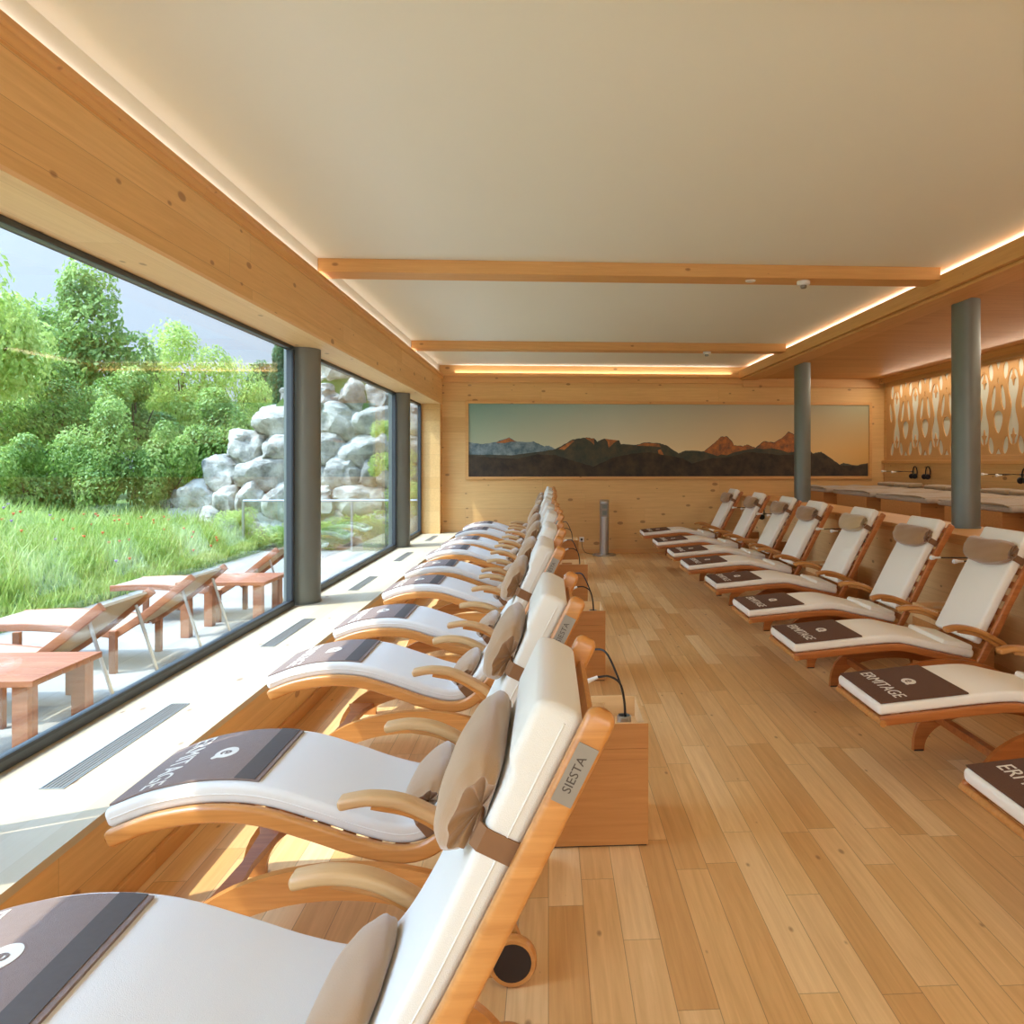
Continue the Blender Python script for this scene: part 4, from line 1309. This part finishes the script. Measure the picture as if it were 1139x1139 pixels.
for k in range(60):
    near_wall = k < 36
    y = random.uniform(9.5, 13.5) if near_wall else random.uniform(4, 12)
    x = -5.5 - random.random() * (1.6 if near_wall else 4)
    z = gz(x, y) + random.uniform(0.22, 0.4)
    M_ = fl if near_wall or k % 3 == 0 else fl2
    r = 0.02
    M_.add([(x + r * cos(a), y + r * sin(a), z + (0.01 if q % 2 else 0)) for q, a in enumerate([pi / 3 * q for q in range(6)])] + [(x, y, z - 0.03)], [(0, 1, 2, 3, 4, 5), (0, 6, 1), (1, 6, 2), (2, 6, 3), (3, 6, 4), (4, 6, 5), (5, 6, 0)])
tag(raw(fl, 'orange_flowers', m_flower), 'orange blossoms scattered in the meadow grass', 'flowers', kind='stuff')
tag(raw(fl2, 'violet_flowers', m_flower2), 'violet blossoms scattered in the meadow grass', 'flowers', kind='stuff')

# ---- boulders
rocks = []
for s in range(6):
    random.seed(40 + s)
    bm = bmesh.new()
    bmesh.ops.create_icosphere(bm, subdivisions=4, radius=0.5)
    from mathutils import noise as mn
    off = Vector((s * 7.1, s * 3.3, s))
    for v in bm.verts:
        n_ = v.co.normalized()
        q = Vector([math.copysign(abs(c) ** 0.72, c) for c in n_]) * 0.5
        rg = 1 - abs(mn.noise(n_ * 2.3 + off)) * 2
        q *= 1 + 0.34 * mn.noise(n_ * 1.2 + off) + 0.07 * rg + 0.06 * mn.noise(n_ * 4 + off) + 0.03 * mn.noise(n_ * 11 + off) - 0.03
        v.co = q
    me = bpy.data.meshes.new('boulder'); bm.to_mesh(me); bm.free()
    me.polygons.foreach_set('use_smooth', [True] * len(me.polygons)); 
    try: me.set_sharp_from_angle(angle=radians(28))
    except Exception: pass
    me.materials.append(m_rock)
    rocks.append(me)
random.seed(77)
nb = 0
ROWN = ['bottom', 'second', 'third', 'fourth', 'fifth', 'sixth', 'seventh']
zz = -0.12
rowh = [0.62, 0.60, 0.58, 0.56, 0.62, 0.56, 0.6, 0.55]
for r, hgt in enumerate(rowh):
    zc = zz + hgt / 2
    xl = -8.05 + max(0.0, zc - 0.1) * 0.93        # the stepped left edge
    x = xl
    k = 0
    while x < -1.6:
        wd = random.uniform(0.45, 1.25)
        o = bpy.data.objects.new('boulder', rocks[random.randrange(6)])
        COL.objects.link(o)
        o.location = (x + wd / 2, 14.9 + r * 0.13 + random.uniform(-.08, .08), zc + random.uniform(-.03, .03))
        o.scale = (wd * 1.18, 1.0, hgt * random.uniform(1.0, 1.4))
        o.rotation_euler = (random.uniform(-.2, .2), random.uniform(-.26, .26), random.uniform(-.35, .35))
        row_word = ['bottom course', 'second course', 'third course', 'fourth course', 'fifth course', 'sixth course', 'seventh course', 'top course'][r]
        side = ['first', 'second', 'third', 'fourth', 'fifth', 'sixth', 'seventh', 'eighth', 'ninth', 'tenth', 'eleventh', 'twelfth'][k]
        tag(o, 'pale grey boulder, %s from the left in the %s of the dry stone wall' % (side, row_word), 'boulder', 'boulders of the garden wall')
        x += wd * 0.98
        k += 1
    zz += hgt * 0.93
eb = MB(); eb.prism([(-7.7, -0.3), (-1.2, -0.3), (-1.2, 4.3), (-4.4, 4.3), (-5.0, 3.4), (-6.2, 2.1), (-7.3, 0.7)], 15.25, 17.5)
eb.build('ground_bank', m_soil, kind='structure')

# ---- greenery
def crown_mesh(name, seed, nleaf, size, mat, shape='round', blobs=16):
    random.seed(seed)
    mb = MB()
    B = []
    for k in range(blobs):
        if shape == 'cone':
            z = random.uniform(0, 1); rr = (1 - z) * 0.75 + 0.05
            a = random.uniform(0, 2 * pi); B.append((Vector((cos(a) * rr * .5, sin(a) * rr * .5, z * 2 - 1)), 0.18 + 0.28 * (1 - z)))
        else:
            d = Vector((random.gauss(0, 1), random.gauss(0, 1), random.gauss(0, 1))).normalized() * random.uniform(0.25, 0.78)
            B.append((d, random.uniform(0.24, 0.46)))
    for k in range(nleaf):
        c, r = random.choice(B)
        d = Vector((random.gauss(0, 1), random.gauss(0, 1), random.gauss(0, 1))).normalized()
        p = c + d * r * random.uniform(0.72, 1.05)
        nrm = (d * 0.9 + Vector((random.gauss(0, .6), random.gauss(0, .6), random.gauss(0, .6) + 0.3))).normalized()
        t1 = nrm.cross(Vector((random.random(), random.random(), random.random()))).normalized(); t2 = nrm.cross(t1)
        s_ = size * random.uniform(0.6, 1.3)
        o = len(mb.v)
        mb.v += [tuple(p - t1 * s_), tuple(p + t2 * s_ * .5), tuple(p + t1 * s_), tuple(p - t2 * s_ * .5)]
        mb.f.append((o, o + 1, o + 2, o + 3))
    me = bpy.data.meshes.new(name); me.from_pydata(mb.v, [], mb.f); me.materials.append(mat)
    return me
CR = {'a': crown_mesh('foliage', 1, 15000, 0.035, m_leaf), 'b': crown_mesh('foliage', 2, 15000, 0.033, m_leaf_y, blobs=20),
      'c': crown_mesh('foliage', 3, 11000, 0.032, m_leaf_d, 'cone', 34), 'd': crown_mesh('foliage', 4, 12000, 0.042, m_leaf, blobs=12),
      'e': crown_mesh('foliage', 5, 6000, 0.045, m_leaf_y, blobs=14)}
def trunk_mesh():
    mb = MB(); mb.tube(catmull([(0, 0, -1.0), (0.03, 0.02, 0.0), (-0.02, 0.03, 1.0)], 6), 0.075, 10, 0.04)
    for a, z in ((0.4, 0.1), (2.4, 0.3), (4.4, 0.5), (5.6, 0.2)):
        mb.tube([(0, 0, z), (cos(a) * .35, sin(a) * .35, z + 0.4), (cos(a) * .6, sin(a) * .6, z + 0.75)], 0.035, 6, 0.012)
    return mb.mesh('trunk', m_bark)
TR = trunk_mesh()
def tree(x, y, z0, ztop, rx, kind, label, cat='tree', trunk=True, name='tree'):
    t = thing(name, label, cat, (x, y, z0), random.uniform(0, 6.28), group='trees and shrubs beyond the meadow')
    H = ztop - z0
    f = bpy.data.objects.new('foliage', CR[kind]); COL.objects.link(f); f.parent = t
    if trunk:
        rz = H * 0.44
        f.location = (0, 0, H - rz); f.scale = (rx, rx, rz)
        k = bpy.data.objects.new('trunk', TR); COL.objects.link(k); k.parent = t
        k.location = (0, 0, H * 0.33); k.scale = (H * 0.22, H * 0.22, H * 0.34)
    else:
        f.location = (0, 0, H * 0.42); f.scale = (rx, rx, H * 0.58)
        k = bpy.data.objects.new('stems', TR); COL.objects.link(k); k.parent = t
        k.location = (0, 0, H * 0.2); k.scale = (H * 0.2, H * 0.2, H * 0.25)
random.seed(5)
def P(px, D):       # ground position of something seen at this picture column and depth
    u = (px - 654.0) / FPX
    return ((u * cos(YAW) + sin(YAW)) * D, (cos(YAW) - u * sin(YAW)) * D)
def zt(py, D): return CAM_H + (513 - py) / FPX * D
def T(px, top, D, rpx, kind, label, **kw):
    x, y = P(px, D)
    z0 = gz(x, y) if x < -5.4 else -0.1
    tree(x, y, z0, zt(top, D), rpx / FPX * D, kind, label, **kw)
T(85, 296, 21, 82, 'a', 'tall broad green tree left of the middle of the big pane, top against the sky')
T(202, 348, 24, 62, 'b', 'yellow green tree whose pointed top stands right of the tallest tree')
T(-25, 255, 15, 80, 'e', 'loose light tree cut by the left edge, nearest of the trees')
T(268, 392, 26, 42, 'b', 'light green tree directly above the left end of the boulder wall')
T(312, 378, 29, 34, 'c', 'dark conifer standing beside the window frame above the boulders')
T(150, 395, 20, 66, 'd', 'rounded green tree low between the two highest trees')
T(60, 400, 17, 70, 'a', 'dark bushy tree below the tallest tree on the left')
T(232, 420, 19, 58, 'd', 'bushy green tree just behind the boulder wall')
T(10, 420, 17, 50, 'e', 'pale leafy young tree at the left picture edge')
T(115, 450, 14, 55, 'a', 'large shrub in the middle behind the meadow', trunk=False, name='shrub', cat='shrub')
T(30, 470, 13, 52, 'd', 'large shrub on the left behind the meadow', trunk=False, name='shrub', cat='shrub')
T(190, 455, 14.5, 46, 'd', 'leafy shrub right behind the meadow close to the boulders', trunk=False, name='shrub', cat='shrub')
T(38, 440, 21, 60, 'a', 'broad shrub in shade behind the left shrubs', trunk=False, name='shrub', cat='shrub')
T(245, 450, 19, 40, 'e', 'light shrub over the left boulders', trunk=False, name='shrub', cat='shrub')
T(-60, 430, 14, 60, 'd', 'dark shrub beyond the left picture edge', trunk=False, name='shrub', cat='shrub')
for i, (px, top, k) in enumerate(((-60, 400, 'c'), (20, 405, 'a'), (90, 400, 'd'), (160, 410, 'a'), (230, 415, 'd'), (290, 410, 'c'))):
    T(px, top, 36, 62, k, ['dark conifer in the far wood, leftmost', 'green tree in the far wood at the left edge', 'green tree in the far wood behind the tallest tree', 'green tree in the far wood in the middle of the pane', 'green tree in the far wood above the boulders', 'dark conifer in the far wood next to the window frame'][i])
# small climbers between the boulders
for i, (x, y, z, s_) in enumerate(((-5.1, 14.1, 0.1, .45), (-4.3, 14.2, 0.2, .4), (-3.5, 14.2, 0.25, .5), (-3.0, 14.3, 1.5, .42), (-2.6, 14.35, 0.9, .5), (-5.9, 14.1, .45, .35), (-3.1, 14.3, 2.2, .3))):
    t = thing('climbing_plant', ['low green plant at the boulder foot behind the glass rail corner', 'low green plant at the boulder foot behind the rail', 'leafy plant at the foot of the boulders in the second pane', 'plant hanging on the boulders high in the second pane', 'plant hanging low on the boulders at the right of the second pane', 'small plant at the left foot of the boulder wall', 'topmost small plant on the boulders in the second pane'][i], 'plant', (x, y, z), group='plants in the boulder wall')
    f = bpy.data.objects.new('foliage', CR['e']); COL.objects.link(f); f.parent = t; f.scale = (s_ * 1.2, s_ * .7, s_)

# ---- glass rail
t = thing('glass_balustrade', 'glass rail with slim steel posts at the end of the terrace', 'railing', (-4.6, 13.9, -0.1))
fr = MB()
fr.tube([(-1.1, 0, 0.96), (2.2, 0, 0.96)], 0.022, 8)
fr.build('handrail', m_metal, t)
for x in (-1.1, 0.9, 2.2):
    MB().box(x - 0.02, x + 0.02, -0.02, 0.02, 0, 0.95).build('rail_post', m_metal, t)
for a, b_ in ((-1.07, 0.87), (0.93, 2.17)):
    MB().box(a, b_, -0.006, 0.006, 0.06, 0.93).build('glass_sheet', m_glass, t, sharp=None)

# ---- wooden loungers and tables on the terrace
PO = Prof([(-1.0, .36), (-.55, .37), (-.1, .33), (.12, .30)], 5)
POb = Prof([(.08, .28), (.35, .46), (.72, .76)], 4)
def make_out():
    t = thing('deck_lounger', 'x', 'lounger')
    for s in (-1, 1):
        mb = MB(); PO.sweep(mb, 0, PO.L, rrect(-0.03, 0.03, s * 0.3 - 0.018, s * 0.3 + 0.018, 0.006), steps=14)
        mb.build('seat_rail', m_outdoor, t)
        mb = MB(); POb.sweep(mb, 0, POb.L, rrect(-0.03, 0.03, s * 0.3 - 0.018, s * 0.3 + 0.018, 0.006), steps=8)
        mb.build('back_rail', m_outdoor, t)
        for x in (-0.62, 0.12):
            MB().box(x - 0.025, x + 0.025, s * 0.34 - 0.02, s * 0.34 + 0.02, 0, 0.34).build('leg', m_outdoor, t)
        MB().tube([(0.62, s * 0.27, 0.66), (0.82, s * 0.27, 0.02)], 0.012, 8).build('strut', m_metal, t)
    mb = MB(); PO.sweep(mb, 0.03, PO.L - 0.03, rrect(0.012, 0.03, -0.28, 0.28, 0.006), steps=14)
    mb.build('seat_sling', m_sling, t)
    mb = MB(); POb.sweep(mb, 0.06, POb.L - 0.03, rrect(0.0, 0.02, -0.28, 0.28, 0.006), steps=8)
    mb.build('back_sling', m_sling, t)
    return t
out0 = make_out()
for i, (y, lab) in enumerate(((3.0, 'nearest of the terrace row'), (4.85, 'second of the terrace row'), (6.05, 'third of the terrace row'), (7.9, 'fourth of the terrace row'))):
    o = out0 if i == 0 else copy_tree(out0)
    o.location = (-3.6, y + 0.3, -0.1)
    tag(o, 'wooden lounger outside behind the glass with raised beige back, %s' % lab, 'lounger', 'loungers on the terrace')
def make_table():
    t = thing('deck_table', 'x', 'table')
    mb = MB()
    for k in range(5):
        mb.box(-0.42, 0.42, -0.30 + k * 0.122, -0.30 + k * 0.122 + 0.115, 0.50, 0.535)
    mb.build('tabletop', m_outdoor, t, bevel=0.003)
    for sx in (-1, 1):
        for sy in (-1, 1):
            MB().box(sx * 0.34 - 0.04, sx * 0.34 + 0.04, sy * 0.24 - 0.04, sy * 0.24 + 0.04, 0, 0.50).build('leg', m_outdoor, t)
    return t
tb0 = make_table()
for i, (y, lab) in enumerate(((4.1, 'nearer one, between the first two terrace loungers'), (7.25, 'farther one, between the last two terrace loungers'))):
    o = tb0 if i == 0 else copy_tree(tb0)
    o.location = (-3.15, y + 0.2, -0.1)
    tag(o, 'low plank table outside behind the glass, %s' % lab, 'table', 'tables on the terrace')
